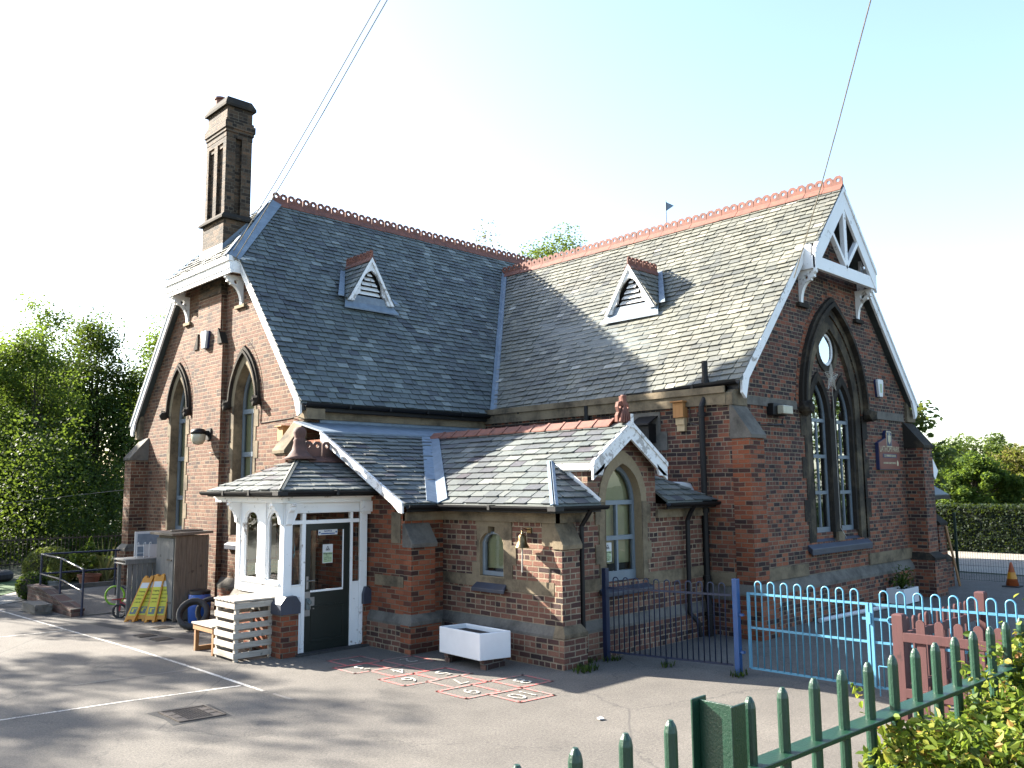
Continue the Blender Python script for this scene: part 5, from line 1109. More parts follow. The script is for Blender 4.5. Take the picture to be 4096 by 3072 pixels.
q = MB(); q.poly([o-r*.07-u*.13+n*.001, o+r*.07-u*.13+n*.001, o+r*.07-u*.02+n*.001, o-r*.07-u*.02+n*.001], n*.001); q.build('print', M['blue_ink'], t); q = MB(); q.lathe(o+u*.05+n*.001, [(.05,0),(.05,.002)], 14, 'x'); q.build('print', M['yellow'], t)
t, o, r, u, n = notice((PX+.05,-1.38,1.3), (0,-1,0), (0,0,1), .15, .18, 'small pale green paper low in the left porch window', None)
q = MB(); q.poly([o-r*.06-u*.07+n*.001, o+r*.06-u*.07+n*.001, o+r*.06+u*.07+n*.001, o-r*.06+u*.07+n*.001], n*.001); q.build('print', M['green_ink'], t)
# overhead cables
for nm, a, b, lab in (('c', (-.15,2.84,7.3), (-.21,-3.1,11), 'upper of the two overhead cables rising from the left gable'), ('c', (-.12,3.4,7.29), (-.3,-3.02,11), 'lower of the two overhead cables rising from the left gable'), ('c', (6.75,-6.8,6.55), (2.545,-10.23,9), 'single overhead cable rising from the right hand gable')):
    a, b = Vector(a), Vector(b); p = [a + (b-a)*t_ - Vector((0,0,.1*math.sin(min(1,t_)*math.pi))) for t_ in [i/10*2.2 for i in range(11)]]
    q = MB(); q.tube(p, .011, 6); tag(q.build('overhead_cable', M['cable']), lab, 'cable', 'overhead cables')

# ------------------------------------------------------------------ things standing round the porch
def rot(mb, o, rz=0, rx=0, ry=0):
    m = Matrix.Translation(o) @ Matrix.Rotation(rz,4,'Z') @ Matrix.Rotation(ry,4,'Y') @ Matrix.Rotation(rx,4,'X'); mb.v = [tuple(m @ Vector(v)) for v in mb.v]; return mb
# slatted pallet-wood compost box
t = thing('slatted_box', (-1.85,-1.72,0), 'tall slatted pallet wood box at the porch corner', 'slatted box')
rg = random.Random(3)
q = MB()
for (x, y) in ((-2.13,-2.05),(-1.56,-2.05),(-2.13,-1.45),(-1.56,-1.45)): q.box(x-.03,y-.03,.0,x+.03,y+.03,.86)
q.build('corner_post', M['wood_pal'], t, bevel=.004)
q = MB()
for i in range(6):
    z = .05 + i*.145 + rg.uniform(-.008,.008); h = .088
    j = rg.uniform(-.012,.012)
    q.box(-2.19+j,-2.1,z,-1.5+j,-2.08,z+h); q.box(-2.182,-2.078,z+j*.4,-2.162,-1.41,z+h+j*.4); q.box(-1.528,-2.078,z,-1.508,-1.41,z+h); q.box(-2.16,-1.43,z,-1.53,-1.41,z+h)
q.build('slat', M['wood_pal'], t, bevel=.003)
q = MB()
for i in range(6):
    y = -2.1 + i*.118; q.box(-2.2,y,.885,-1.49,y+.1,.91)
q.build('top_board', M['wood_pal'], t, bevel=.003)
# low bench beside it
t = thing('bench', (-1.95,-.9,0), 'low wooden bench of planks with a slatted end beside the slatted box', 'bench')
q = MB()
for i in range(3): q.box(-2.2+.135*i,-1.38,.43,-2.07+.135*i,-.62,.455)
q.build('seat', M['wood_pal'], t, bevel=.004)
q = MB(); q.box(-2.18,-1.36,.34,-1.8,-.64,.428); q.build('seat_rail', M['wood_tan'], t, bevel=.004)
for y in (-.7,-1.34):
    q = MB(); q.box(-2.17,y-.03,0,-2.11,y+.03,.34); q.box(-1.87,y-.03,0,-1.81,y+.03,.34); q.box(-2.11,y-.03,0,-1.87,y+.03,.07); q.build('leg', M['wood_tan'], t, bevel=.004)
q = MB()
for i in range(4): q.box(-2.15,-1.42,.52+i*.105,-1.8,-1.4,.6+i*.105)
for x in (-2.12,-1.84): q.box(x,-1.4,.0,x+.05,-1.36,.92)
q.build('slatted_end', M['wood_pal'], t, bevel=.003)
# two car tyres
def tyre(loc, mx, label, R_=.3, w_=.17):
    t = thing('car_tyre', loc, label, 'tyre', 'old car tyres by the shed')
    prof = []
    for i in range(25):
        a = 2*math.pi*i/24; prof.append((R_*.84 + .5*(R_*.36)*math.copysign(abs(math.cos(a))**.7, math.cos(a)), w_*.5*math.copysign(abs(math.sin(a))**.6, math.sin(a))))
    n = 44; vs = []; fs = []
    for j in range(n):
        a = 2*math.pi*j/n
        for k, (r_, h) in enumerate(prof[:-1]):
            rr = r_ - (.008 if (r_ > R_*.95 and (j % 2)) else 0); vs.append(mx @ Vector((rr*math.cos(a), rr*math.sin(a), h)) + Vector(loc))
    m_ = 24
    for j in range(n):
        for k in range(m_): fs.append((j*m_+k, j*m_+(k+1) % m_, ((j+1) % n)*m_+(k+1) % m_, ((j+1) % n)*m_+k))
    q = MB(); q.add(vs, fs); q.build('tread', M['rubber'], t, smooth=True)
tyre((-1.32,1.3,.29), Matrix.Rotation(R(-38),3,'Z') @ Matrix.Rotation(R(60),3,'X'), 'black car tyre leaning in front of the blue drum')
tyre((-.9,1.5,.28), Matrix.Rotation(R(-20),3,'Z') @ Matrix.Rotation(R(80),3,'X'), 'dark tyre propped behind the leaning tyre', .27)
# blue drum
t = thing('plastic_drum', (-.84,2.12,0), 'blue plastic drum with black lid in front of the wooden shed', 'drum')
c = (-.84,2.12,0)
q = MB(); q.lathe(c, [(.19,0),(.205,.02),(.215,.3),(.22,.33),(.215,.36),(.205,.54),(.19,.56)], 28); q.build('drum_body', M['blue_pl'], t, smooth=True)
q = MB(); q.lathe(c, [(.2,.55),(.205,.56),(.205,.61),(.18,.625),(.02,.63)], 28); q.build('lid', M['plastic_k'], t)
# tall shed
t = thing('tool_shed', (-.9,2.95,0), 'tall narrow weathered wooden shed against the left gable', 'shed')
q = MB()
for i in range(6):
    x = -1.2 + i*.107; q.box(x,2.46+.004*(i%2),.03,x+.104,2.485,1.68)
q.build('side_boards', M['wood_grey'], t, bevel=.003)
q = MB(); q.box(-1.17,2.49,.03,-.58,3.42,1.66); q.build('carcass', M['wood_grey'], t)
q = MB()
for i in range(4):
    y = 2.56 + i*.212; q.box(-1.215,y,.06,-1.19,y+.208,1.62)
dr = q.build('door', M['wood_silver'], t, bevel=.003)
q = MB(); q.box(-1.23,2.6,1.18,-1.215,2.85,1.21); q.box(-1.23,2.6,.35,-1.215,2.85,.38); q.build('hinge', M['iron'], dr); q = MB(); q.lathe((-1.24,3.05,.75), [(.03,-.02),(.03,.02)], 12, 'x'); q.build('handle', M['steel'], dr)
q = MB(); q.box(-1.22,2.45,.02,-1.165,2.5,1.7); q.box(-.58,2.45,.02,-.535,2.5,1.68); q.build('corner_post', M['wood_grey'], t, bevel=.003)
q = MB(); q.poly([(-1.32,2.38,1.735),(-.48,2.38,1.76),(-.48,3.52,1.76),(-1.32,3.52,1.735)], (0,0,-.05)); q.box(-1.25,2.6,1.755,-.6,2.7,1.785); q.box(-1.1,2.95,1.755,-.55,3.05,1.78); q.build('roof', M['wood_grey'], t, bevel=.004)
# pallet work table beyond the shed
t = thing('pallet_table', (-1.45,3.6,0), 'grey upright pallet table with cluttered top left of the shed', 'table')
q = MB()
for i in range(5): x = -1.74 + i*.1; q.box(x,3.5,.04,x+.085,3.53,1.12)
q.build('upright_slat', M['wood_silver'], t, bevel=.003)
q = MB(); q.box(-1.8,3.45,1.17,-1.1,4.15,1.2); q.box(-1.8,3.46,1.12,-1.12,3.5,1.17); q.box(-1.8,3.46,1.1,-1.1,4.12,1.12); q.build('table_top', M['wood_silver'], t, bevel=.003)
for x, y in ((-1.7,4.08),(-1.2,4.08),(-1.2,3.55)):
    q = MB(); q.box(x-.03,y-.03,0,x+.03,y+.03,1.1); q.build('leg', M['wood_silver'], t)
t = thing('wire_rack', (-1.45,3.75,1.2), 'small white wire rack standing on the pallet table', 'rack')
q = MB()
for x in (-1.5,-1.36,-1.25): q.tube([(x,3.7,1.2),(x,3.7,1.5),(x,3.62,1.52),(x,3.6,1.46)], .007, 6)
q.tube([(-1.52,3.7,1.3),(-1.22,3.7,1.3)], .006, 6); q.build('wire', M['plastic_w'], t)
t = thing('notice_board', (-.9,4.55,0), 'blue and white notice board on legs behind the pallet table', 'board')
q = MB(); q.box(-1.25,4.5,.95,-.6,4.53,1.7); q.build('board', M['plastic_w'], t); q = MB(); q.box(-1.2,4.49,1.42,-.65,4.5,1.65); q.box(-1.2,4.49,1.0,-1.05,4.5,1.38); q.build('print', M['lead'], t)
for x in (-1.2,-.68):
    q = MB(); q.box(x,4.53,0,x+.04,4.56,1.2); q.build('leg', M['plastic_w'], t)
# yellow parking boards stacked against the shed
def sign_board(x, y, l1, l2, label):
    t = thing('warning_board', (x,y,0), label, 'warning board', 'yellow warning boards leaning on the shed')
    o = Vector((x, y, 0)); r = Vector((.72,-.69,0)).normalized(); n = Vector((-.69,-.72,0)).normalized()
    up = (Vector((0,0,1)) + r*l1 - n*l2).normalized(); bk = -(n - up*n.dot(up)).normalized()
    fm = lambda u, v, dd: o + r*u + up*v + bk*dd
    w_ = .2; h = .95
    oo = [(-w_/2,0),(-w_/2+.045,0),(-w_/2+.055,.05),(w_/2-.055,.05),(w_/2-.045,0),(w_/2,0),(w_/2,h-.05),(w_/2-.025,h),(.035,h),(.03,h-.045),(-.03,h-.045),(-.035,h),(-w_/2+.025,h),(-w_/2,h-.05)]
    q = MB(); q.sheet([oo], fm, 0, .04); q.build('front_panel', M['yellow'], t, bevel=.006)
    q = MB(); q.sheet([oo], fm, .075, .115); q.build('rear_panel', M['yellow'], t, bevel=.006)
    q = MB(); q.sheet([[(-.05,h-.12),(.05,h-.12),(.05,h-.06),(-.05,h-.06)]], fm, .04, .075); q.build('hinge_block', M['yellow'], t)
    q = MB(); q.sheet([[(-.075,.13),(.075,.13),(.075,.8),(-.075,.8)]], fm, -.004, 0); q.build('label_face', M['lemon'], t)
    q = MB(); q.sheet([[(-.06,.16),(.06,.16),(.06,.3),(-.06,.3)]], fm, -.007, -.004); q.build('symbol', M['greyp'], t)
    q = MB(); q.sheet([[(-.035,.2),(.0,.2),(.0,.26),(.045,.26),(.045,.275),(-.035,.275)]], fm, -.01, -.007); q.build('symbol_mark', M['lemon'], t)
    q = MB(); q.sheet([[(-.075,.69),(.075,.69),(.075,.8),(-.075,.8)]], fm, -.007, -.004); q.build('header', M['paper'], t)
    tx = lambda s, sz, z: text(s, sz, (fm(0,z,-.006), r, up), M['black'], 'lettering', t, .001, sx=.8)
    tx('Stopping', .045, .62); tx('here could', .038, .545); tx('endanger', .04, .47); tx("a child's life", .033, .4)
for x, y, l1, l2, lab in ((-1.79,3.2,.3,.3,'leftmost yellow warning board, leaning furthest over'), (-1.62,3.14,.28,.28,'second yellow warning board, tucked behind the left one'), (-1.53,2.84,.1,.25,'yellow warning board with its whole label in plain view'), (-1.37,2.76,.07,.24,'rightmost yellow warning board, half covered against the shed door')):
    sign_board(x, y, l1, l2, lab)
# child's bikes behind the table
def wheel(mb, c, r_, ax, tr): 
    p = [Vector(c) + Vector((math.cos(a)*ax[0]*r_, math.cos(a)*ax[1]*r_, math.sin(a)*r_)) for a in [2*math.pi*i/22 for i in range(23)]]; mb.tube(p, tr, 7, False)
for (c, r_, m_, fm_, lab) in (((-1.28,5.45,.28), .2, M['lime'], M['plastic_k'], 'small bike with lime green tyre behind the pallet table'), ((-1.72,3.9,.14), .13, M['rubber'], M['redp'], 'small red toddler trike low beside the pallet table')):
    t = thing('toy_bike', (c[0], c[1], 0), lab, 'bike'); c = Vector(c); ax = (.8,-.6)
    q = MB(); wheel(q, c, r_, ax, .022); q.build('wheel', m_, t); c2 = c + Vector((ax[0],ax[1],0))*(r_*2.3)
    q = MB(); wheel(q, c2, r_, ax, .022); q.build('wheel', m_, t)
    q = MB(); q.tube([c, c+Vector((.05,.1,r_*1.7))], .016, 7); q.tube([c+Vector((.04,.08,r_*1.3)), c2], .016, 7); q.tube([c+Vector((-.12,.1,r_*1.75)), c+Vector((.2,.08,r_*1.75))], .012, 7); q.build('frame', fm_, t)
# belfast sink planter
t = thing('sink_planter', (.25,-4.9,0), 'white glazed sink planter on bricks under the little annexe window', 'planter')
a, b, c_, d_ = Vector((.02,-4.28,0)), Vector((-.02,-5.24,0)), Vector((.48,-5.36,0)), Vector((.5,-4.35,0))
def in_(p, k): m_ = (a+b+c_+d_)/4; v = p - m_; return m_ + Vector((v.x*(1-k*2.1), v.y*(1-k), 0))
q = MB(); z0_, z1_ = .14, .52; Z_ = lambda z: Vector((0,0,z)); C4 = [a,b,c_,d_]
vs = [p+Z_(z0_) for p in C4] + [p+Z_(z1_) for p in C4] + [in_(p,.08)+Z_(z1_) for p in C4] + [in_(p,.1)+Z_(z0_+.05) for p in C4]
fs = [(3,2,1,0),(12,13,14,15)]
for i in range(4):
    j = (i+1) % 4; fs += [(i,j,j+4,i+4),(i+4,j+4,j+8,i+8),(i+8,j+8,j+12,i+12)]
q.add(vs, fs); q.build('basin', M['china'], t, bevel=.012)
q = MB(); q.poly([in_(p,.085)+Z_(.455) for p in C4], (0,0,-.05)); q.build('soil', M['soil'], t)
for y in (-4.4,-5.2):
    q = MB(); q.box(.08,y-.05,0,.46,y+.06,.07); q.box(.06,y-.04,.072,.44,y+.05,.139); q.build('support_brick', M['brick_old'], t)
# manhole and drain covers
t = thing('manhole_cover', (-3.87,-4.47,0), 'rusty rectangular manhole cover with raised pattern in the playground', 'manhole cover')
q = MB(); mh = [Vector((-4.12,-4.18,.008)),Vector((-4.12,-4.77,.008)),Vector((-3.62,-4.84,.008)),Vector((-3.61,-4.26,.008))]; q.poly(mh, (0,0,-.02)); q.build('cover', M['iron'], t)
q = MB(); L_ = lambda u, v: mh[0]*(1-u)*(1-v) + mh[3]*u*(1-v) + mh[1]*(1-u)*v + mh[2]*u*v
for i in range(14):
    for j in range(14):
        if 2 < i < 11 or j % 4 == 1: p = L_((i+.5)/14, (j+.5)/14); q.bar(p-Vector((.012,.004,0)), p+Vector((.012,.004,0)), .012, .012)
for p, r_ in zip(mh, mh[1:]+mh[:1]): q.bar(p, r_, .025, .016)
q.build('raised_pattern', M['iron'], t)
sheet_xy('tarmac_patch', [(-4.24,-4.1),(-4.19,-4.5),(-4.23,-4.84),(-3.9,-4.86),(-3.58,-4.93),(-3.55,-4.6),(-3.53,-4.22),(-3.8,-4.13)], .003, M['asphalt_dk'])
for x, y, lab in ((-2.18,1.33,'black drain grate left of the others on the grey tarmac'),(-2.12,.75,'brownish drain grate nearest the camera'),(-1.6,2.0,'drain grate close to the leaning tyre')):
    t = thing('drain_grate', (x,y,0), lab, 'drain grate', 'drain grates by the shed')
    q = MB(); q.box(x-.16,y-.16,-.005,x+.16,y+.16,.008); q.build('frame', M['asphalt_dk'], t); q = MB()
    for i in range(6): q.box(x-.13,y-.125+i*.05,.006,x+.13,y-.1+i*.05,.016)
    q.build('bars', M['iron'], t)
# stone block
q = MB(); rg = random.Random(5); bm = bmesh.new(); bmesh.ops.create_cube(bm, size=1); bmesh.ops.subdivide_edges(bm, edges=bm.edges, cuts=4, use_grid_fill=True)
for v in bm.verts: v.co = Vector((v.co.x*.33*(1-.1*max(0,-v.co.z)) + rg.uniform(-.012,.012), v.co.y*.95 + rg.uniform(-.02,.02), v.co.z*.2 + rg.uniform(-.008,.008)))
q.add([v.co + Vector((-2.66,6.1,.1)) for v in bm.verts], [tuple(v.index for v in f.verts) for f in bm.faces]); bm.free()
tag(q.build('stone_block', M['stone_grey']), 'rough grey stone block lying by the ramp wall', 'stone block')
# ramp, its brick wall and the handrail
q = MB(); q.poly([(-2.15,4.7,.02),(.1,4.7,.02),(.1,7.4,.24),(-2.15,7.4,.24)], (0,0,-.3)); q.box(-2.3,7.4,-.05,.1,8.05,.24); tag(q.build('ramp', M['asphalt']), kind='structure')
t = thing('ramp_wall', (-2.3,6.2,0), 'low sloping brick wall along the ramp', 'wall')
q = MB(); wl = [(4.75,0),(7.9,0),(7.9,.36),(6.9,.36),(4.75,.1)]; q.sheet([wl], lambda u, v, d: Vector((-2.38+d, u, v)), 0, .24); q.build('brickwork', M['brick_old'], t)
q = MB(); q.poly([(-2.4,4.74,.105),(-2.12,4.74,.105),(-2.12,6.9,.37),(-2.4,6.9,.37)], (0,0,.055)); q.poly([(-2.4,6.9,.37),(-2.12,6.9,.37),(-2.12,7.92,.37),(-2.4,7.92,.37)], (0,0,.055)); q.build('coping', M['brick_old'], t)
q = MB(); q.box(-2.1,8.0,0,.1,8.12,.34); tag(q.build('kerb', M['stone_grey']), kind='structure')
t = thing('handrail', (-2.2,6.2,0), 'navy tubular handrail round the ramp', 'handrail')
P1, P2, P3, P4, P5 = Vector((-2.19,4.72,0)), Vector((-2.19,6.2,0)), Vector((-2.18,7.68,0)), Vector((-.42,7.95,0)), Vector((.05,7.98,0))
for p, z0_, z1_ in ((P1,0,.95),(P2,.28,1.1),(P3,.36,1.12),(P4,.2,1.1)):
    q = MB(); q.tube([p+Z_(z0_), p+Z_(z1_)], .024, 10); q.build('post', M['navy'], t, smooth=False)
for dz in (0,-.45):
    q = MB(); q.tube([P1+Z_(.95+dz), P2+Z_(1.1+dz), P3+Z_(1.12+dz), P4+Z_(1.1+dz), P5+Z_(1.1+dz)], .021, 10); q.build('rail', M['navy'], t)

# ------------------------------------------------------------------ fences and gates
def hoop_run(t, p0, p1, zlo, zhi, ztop, n, mat, r_=.009, inset=.05, mid=None):
    p0, p1 = Vector(p0), Vector(p1); d = p1 - p0; L = d.length; e = d.normalized(); pitch = (L - 2*inset)/n
    for i in range(n):
        a = p0 + e*(inset + pitch*(i+.25)); b = p0 + e*(inset + pitch*(i+.75)); c = (a+b)/2; rr = pitch*.25
        pts = [a+Z_(zlo), a+Z_(ztop-rr)] + [c - e*rr*math.cos(R(k)) + Z_(ztop-rr+rr*math.sin(R(k))) for k in range(20, 180, 20)] + [b+Z_(ztop-rr), b+Z_(zlo)]
        q = MB(); q.tube(pts, r_, 8); q.build('hoop', mat, t, smooth=True)
    for z in [zlo, zhi] + ([mid] if mid else []):
        q = MB(); q.bar(p0+Z_(z), p1+Z_(z), .012, .03); q.build('rail', mat, t)
t = thing('hoop_fence', (2.05,-7.0,0), 'dark blue bow top railing panel in front of the arched annexe window', 'fence')
hoop_run(t, (1.83,-6.08,0), (2.27,-7.93,0), .13, 1.07, 1.23, 11, M['navy'])
q = MB(); q.box(1.77,-6.09,0,1.85,-6.01,1.36); q.build('post', M['navy'], t, bevel=.004); q = MB(); q.box(2.02,-6.98,0,2.05,-6.95,.13); q.build('foot', M['navy'], t)
t = thing('gate_post', (2.28,-8.0,0), 'royal blue square gate post between the dark railing and pale gate', 'post')
q = MB(); q.box(2.24,-8.04,0,2.32,-7.96,1.3); q.build('post', M['blue'], t, bevel=.006); q = MB(); q.box(2.26,-8.1,.3,2.31,-8.04,.33); q.box(2.26,-8.1,1.0-.2,2.31,-8.04,.83); q.build('hinge', M['blue'], t)
def gate(a, b, n, label, latch, split):
    a, b = Vector(a), Vector(b); t = thing('hoop_gate', ((a+b)/2)[:], label, 'gate', 'pale blue gate leaves'); e = (b-a).normalized()
    hoop_run(t, a, b, .1, 1.1, 1.27, n, M['sky_paint'], .01, .06, .64)
    for p in (a, b):
        q = MB(); q.bar(p+Z_(.1), p+Z_(1.115), .035, .035, (1,0,0)); q.build('stile', M['sky_paint'], t)
    if latch:
        q = MB(); s = a + e*.0; q.bar(s-e*.12+Z_(.92), s+e*.2+Z_(.92), .02, .03); q.bar(s-e*.02+Z_(.86)+Vector((-.03,0,0)), s-e*.02+Z_(1.0)+Vector((-.03,0,0)), .03, .02)
        q.tube([s+e*.24+Vector((-.02,.0,.92)) + e*.045*math.cos(R(k)) + Z_(.045*math.sin(R(k))) for k in range(0, 361, 30)], .009, 6, False); q.build('latch', M['sky_paint'], t)
        q = MB(); q.tube([s+e*.06+Vector((-.02,0,.36)), s+e*.06+Vector((-.02,0,.0))], .008, 6); q.tube([s+e*.06+Vector((-.02,0,.36)), s+e*.2+Vector((-.02,0,.36)), s+e*.2+Vector((-.02,0,.3))], .008, 6); q.build('drop_bolt', M['sky_paint'], t)
gate((2.4,-8.12,0), (2.45,-9.76,0), 8, 'pale blue bow top gate leaf hung from the royal blue post', False, 0)
gate((2.455,-9.81,0), (2.66,-12.3,0), 12, 'pale blue bow top gate leaf with ring latch, partly behind the red pickets', True, 0)
# red picket fences
def picket(mb, p, e, w_, z0_, z1_, th, nrm):
    o = [(-w_/2,z0_),(w_/2,z0_),(w_/2,z1_-w_/2)] + [(w_/2*math.cos(R(a)), z1_-w_/2+w_/2*math.sin(R(a))) for a in range(20,180,20)] + [(-w_/2,z1_-w_/2)]
    mb.sheet([o], lambda u, v, d: p + e*u + Z_(v) + nrm*d, -th/2, th/2)
t = thing('picket_fence', (2.8,-10.5,0), 'dark red timber picket fence with square posts beside the pale gate', 'fence')
for x, y, h in ((1.6,-10.49,1.13),(4.06,-10.57,1.16)):
    q = MB(); q.box(x-.065,y-.06,0,x+.065,y+.06,h); frustum(q,(x-.065,y-.06,x+.065,y+.06,h),(x-.05,y-.045,x+.05,y+.045,h+.012)); q.build('post', M['red_wood'], t, bevel=.004)
for z in (.3,.88):
    q = MB(); q.bar((1.66,-10.5,z),(4.0,-10.56,z),.045,.1); q.build('rail', M['red_wood'], t, bevel=.004)
for i in range(12):
    x = 1.74 + i*.185; q = MB(); picket(q, Vector((x,-10.45-.02*(x-1.7)/2,0)), Vector((1,0,0)), .085, .1, 1.07, .022, Vector((0,1,0))); q.build('picket', M['red_wood'], t, bevel=.003)
for z in (.3,.9):
    q = MB(); q.bar((1.55,-10.55,z),(1.62,-12.9,z),.045,.1); q.build('rail', M['red_wood'], t, bevel=.004)
for i in range(11):
    y = -10.73 - i*.196; q = MB(); picket(q, Vector((1.57,y,0)), Vector((0,1,0)), .095, .08, 1.1, .022, Vector((1,0,0))); q.build('picket', M['red_wood'], t, bevel=.003)
# green railing on the pavement edge, nearest the camera
t = thing('green_railing', (-5.6,-13.38,.93), 'dark green round bar railing with a steel channel post along the pavement', 'railing')
gl = lambda x: Vector((x, -13.30 - .055*(x+7.0), 0))
x = -7.6; k = 0; 
while x < -2.6:
    if abs(x+6.47) > .09:
        p = gl(x); z1_ = 2.07; tilt = rnd.uniform(-.004,.004)
        q = MB(); q.tube([p+Z_(.95), p+Vector((tilt,0,z1_-.026)), p+Vector((tilt,0,z1_-.012)), p+Vector((tilt,0,z1_))], [.0155,.0155,.0125,.006], 12); q.build('pale', M['green_p'], t, smooth=False)
    x += .155; k += 1
q = MB(); q.bar(gl(-7.7)+Z_(1.9), gl(-2.5)+Z_(1.9), .062, .014); q.build('rail', M['green_p'], t, bevel=.002); q = MB(); q.bar(gl(-7.7)+Z_(1.1), gl(-2.5)+Z_(1.1), .062, .014); q.build('rail', M['green_p'], t, bevel=.002)
p = Vector((-6.465,-13.31,0)); q = MB()
q.box(p.x-.034,p.y-.0035,.9,p.x+.034,p.y+.0035,2.075)
e1 = Vector((.018,-.058,0)); 
ch_ = Vector((p.x,p.y,0)); web = Vector((.02,-.125,0)).normalized(); fl = Vector((.125,.02,0)).normalized()
web = Vector((-.01,-1,0)).normalized(); q = MB()
w2 = .056
q.bar(ch_ - web*w2 + Z_(.9), ch_ - web*w2 + Z_(2.075), .006, .062, Vector((1,0,0))); q.bar(ch_ + web*w2 + Z_(.9), ch_ + web*w2 + Z_(2.075), .006, .062, Vector((1,0,0)))
q.bar(ch_ - web*(w2-.003) + Z_(1.48), ch_ + web*(w2-.003) + Z_(1.48), .005, 1.18, Vector((0,0,1)))
q.build('channel_post', M['green_p'], t, bevel=.0015)
# mesh fence, post, plank, cone, planter at the far right
t = thing('mesh_fence', (16.2,-8.5,0), 'dark green welded mesh fence with slim post before the sunlit yard', 'fence')
q = MB(); q.box(16.17,-6.22,0,16.23,-6.16,1.8); q.build('post', M['mesh_green'], t); q = MB()
for i in range(150): y = -6.22 - i*.06; q.bar((16.2,y,.05),(16.2,y,1.75),.005,.005)
for i in range(10): z = .06 + i*.185; q.bar((16.205,-6.2,z),(16.205,-15.3,z),.006,.006)
q.build('wire_mesh', M['mesh_green'], t, fix=False); q = MB(); q.box(16.17,-9.3,0,16.23,-9.24,1.8); q.build('post', M['mesh_green'], t)
q = MB(); q.poly([(15.0,-6.62,0),(15.1,-6.62,0),(14.92,-6.44,1.5),(14.82,-6.44,1.5)], (0,.03,0)); tag(q.build('plank', M['wood_tan']), 'bare pine plank leaning at the far right corner of the school', 'plank')
t = thing('traffic_cone', (16.65,-7.35,0), 'faded orange traffic cone by the mesh fence', 'traffic cone')
t.location.x = 15.75; t.location.y = -7.6; cx_, cy_ = 15.75, -7.6
q = MB(); q.lathe((cx_,cy_,0), [(.15,.03),(.03,.58),(.02,.6)], 18); q.build('cone_body', M['rust'], t, smooth=True); q = MB(); q.box(cx_-.19,cy_-.19,0,cx_+.19,cy_+.19,.03); q.build('base', M['rubber'], t); q = MB(); q.lathe((cx_,cy_,0), [(.118,.2),(.082,.36)], 18); q.build('collar', M['yellow'], t)
t = thing('white_planter', (11.0,-6.78,0), 'low white trough planter with ferny plant at the foot of the shaded gable', 'planter')
q = MB(); q.sheet([[(10.55,-7.0),(11.35,-7.0),(11.35,-6.62),(10.55,-6.62)], [(10.6,-6.95),(10.6,-6.67),(11.3,-6.67),(11.3,-6.95)]], lambda u, v, d: Vector((u, v, d)), .02, .34); q.build('trough', M['china'], t, bevel=.008); q = MB(); q.box(10.6,-6.95,.1,11.3,-6.67,.29); q.build('soil', M['soil'], t)
def blades(mb, c, n, L, spread, w_, rg, arch_=.5, up=1.0):
    c = Vector(c)
    for i in range(n):
        a = rg.uniform(0, 2*math.pi); l = L*rg.uniform(.6, 1.1); s = spread*rg.uniform(.2, 1.1); d = Vector((math.cos(a), math.sin(a), 0)); sd_ = Vector((-d.y, d.x, 0)); sh = rg.random(); pr = None
        vs = []
        for k in range(6):
            t_ = k/5; ww = w_*(1-t_**2.2)*.5 + .001; p = c + d*(s*l*t_**1.3) + Z_(l*up*(t_ - arch_*s*t_*t_)); vs += [p - sd_*ww, p + sd_*ww]
        mb.add(vs, [(2*k, 2*k+1, 2*k+3, 2*k+2) for k in range(5)], sh)
q = MB(); rg = random.Random(4); blades(q, (10.95,-6.8,.28), 46, .55, .8, .035, rg, .6); leaves(q, [(10.95+rg.gauss(0,.2), -6.8+rg.gauss(0,.1), .5+rg.gauss(0,.13)) for i in range(220)], .07, rg); q.build('fern', M['leaf_d'], t, fix=False)
q = MB(); q.tube([(7.2,-6.75,.05),(9.95,-6.9,.05)], .045, 10); tag(q.build('plastic_pipe', M['plastic_w']), 'long pale plastic pipe lying along the foot of the gable', 'pipe')

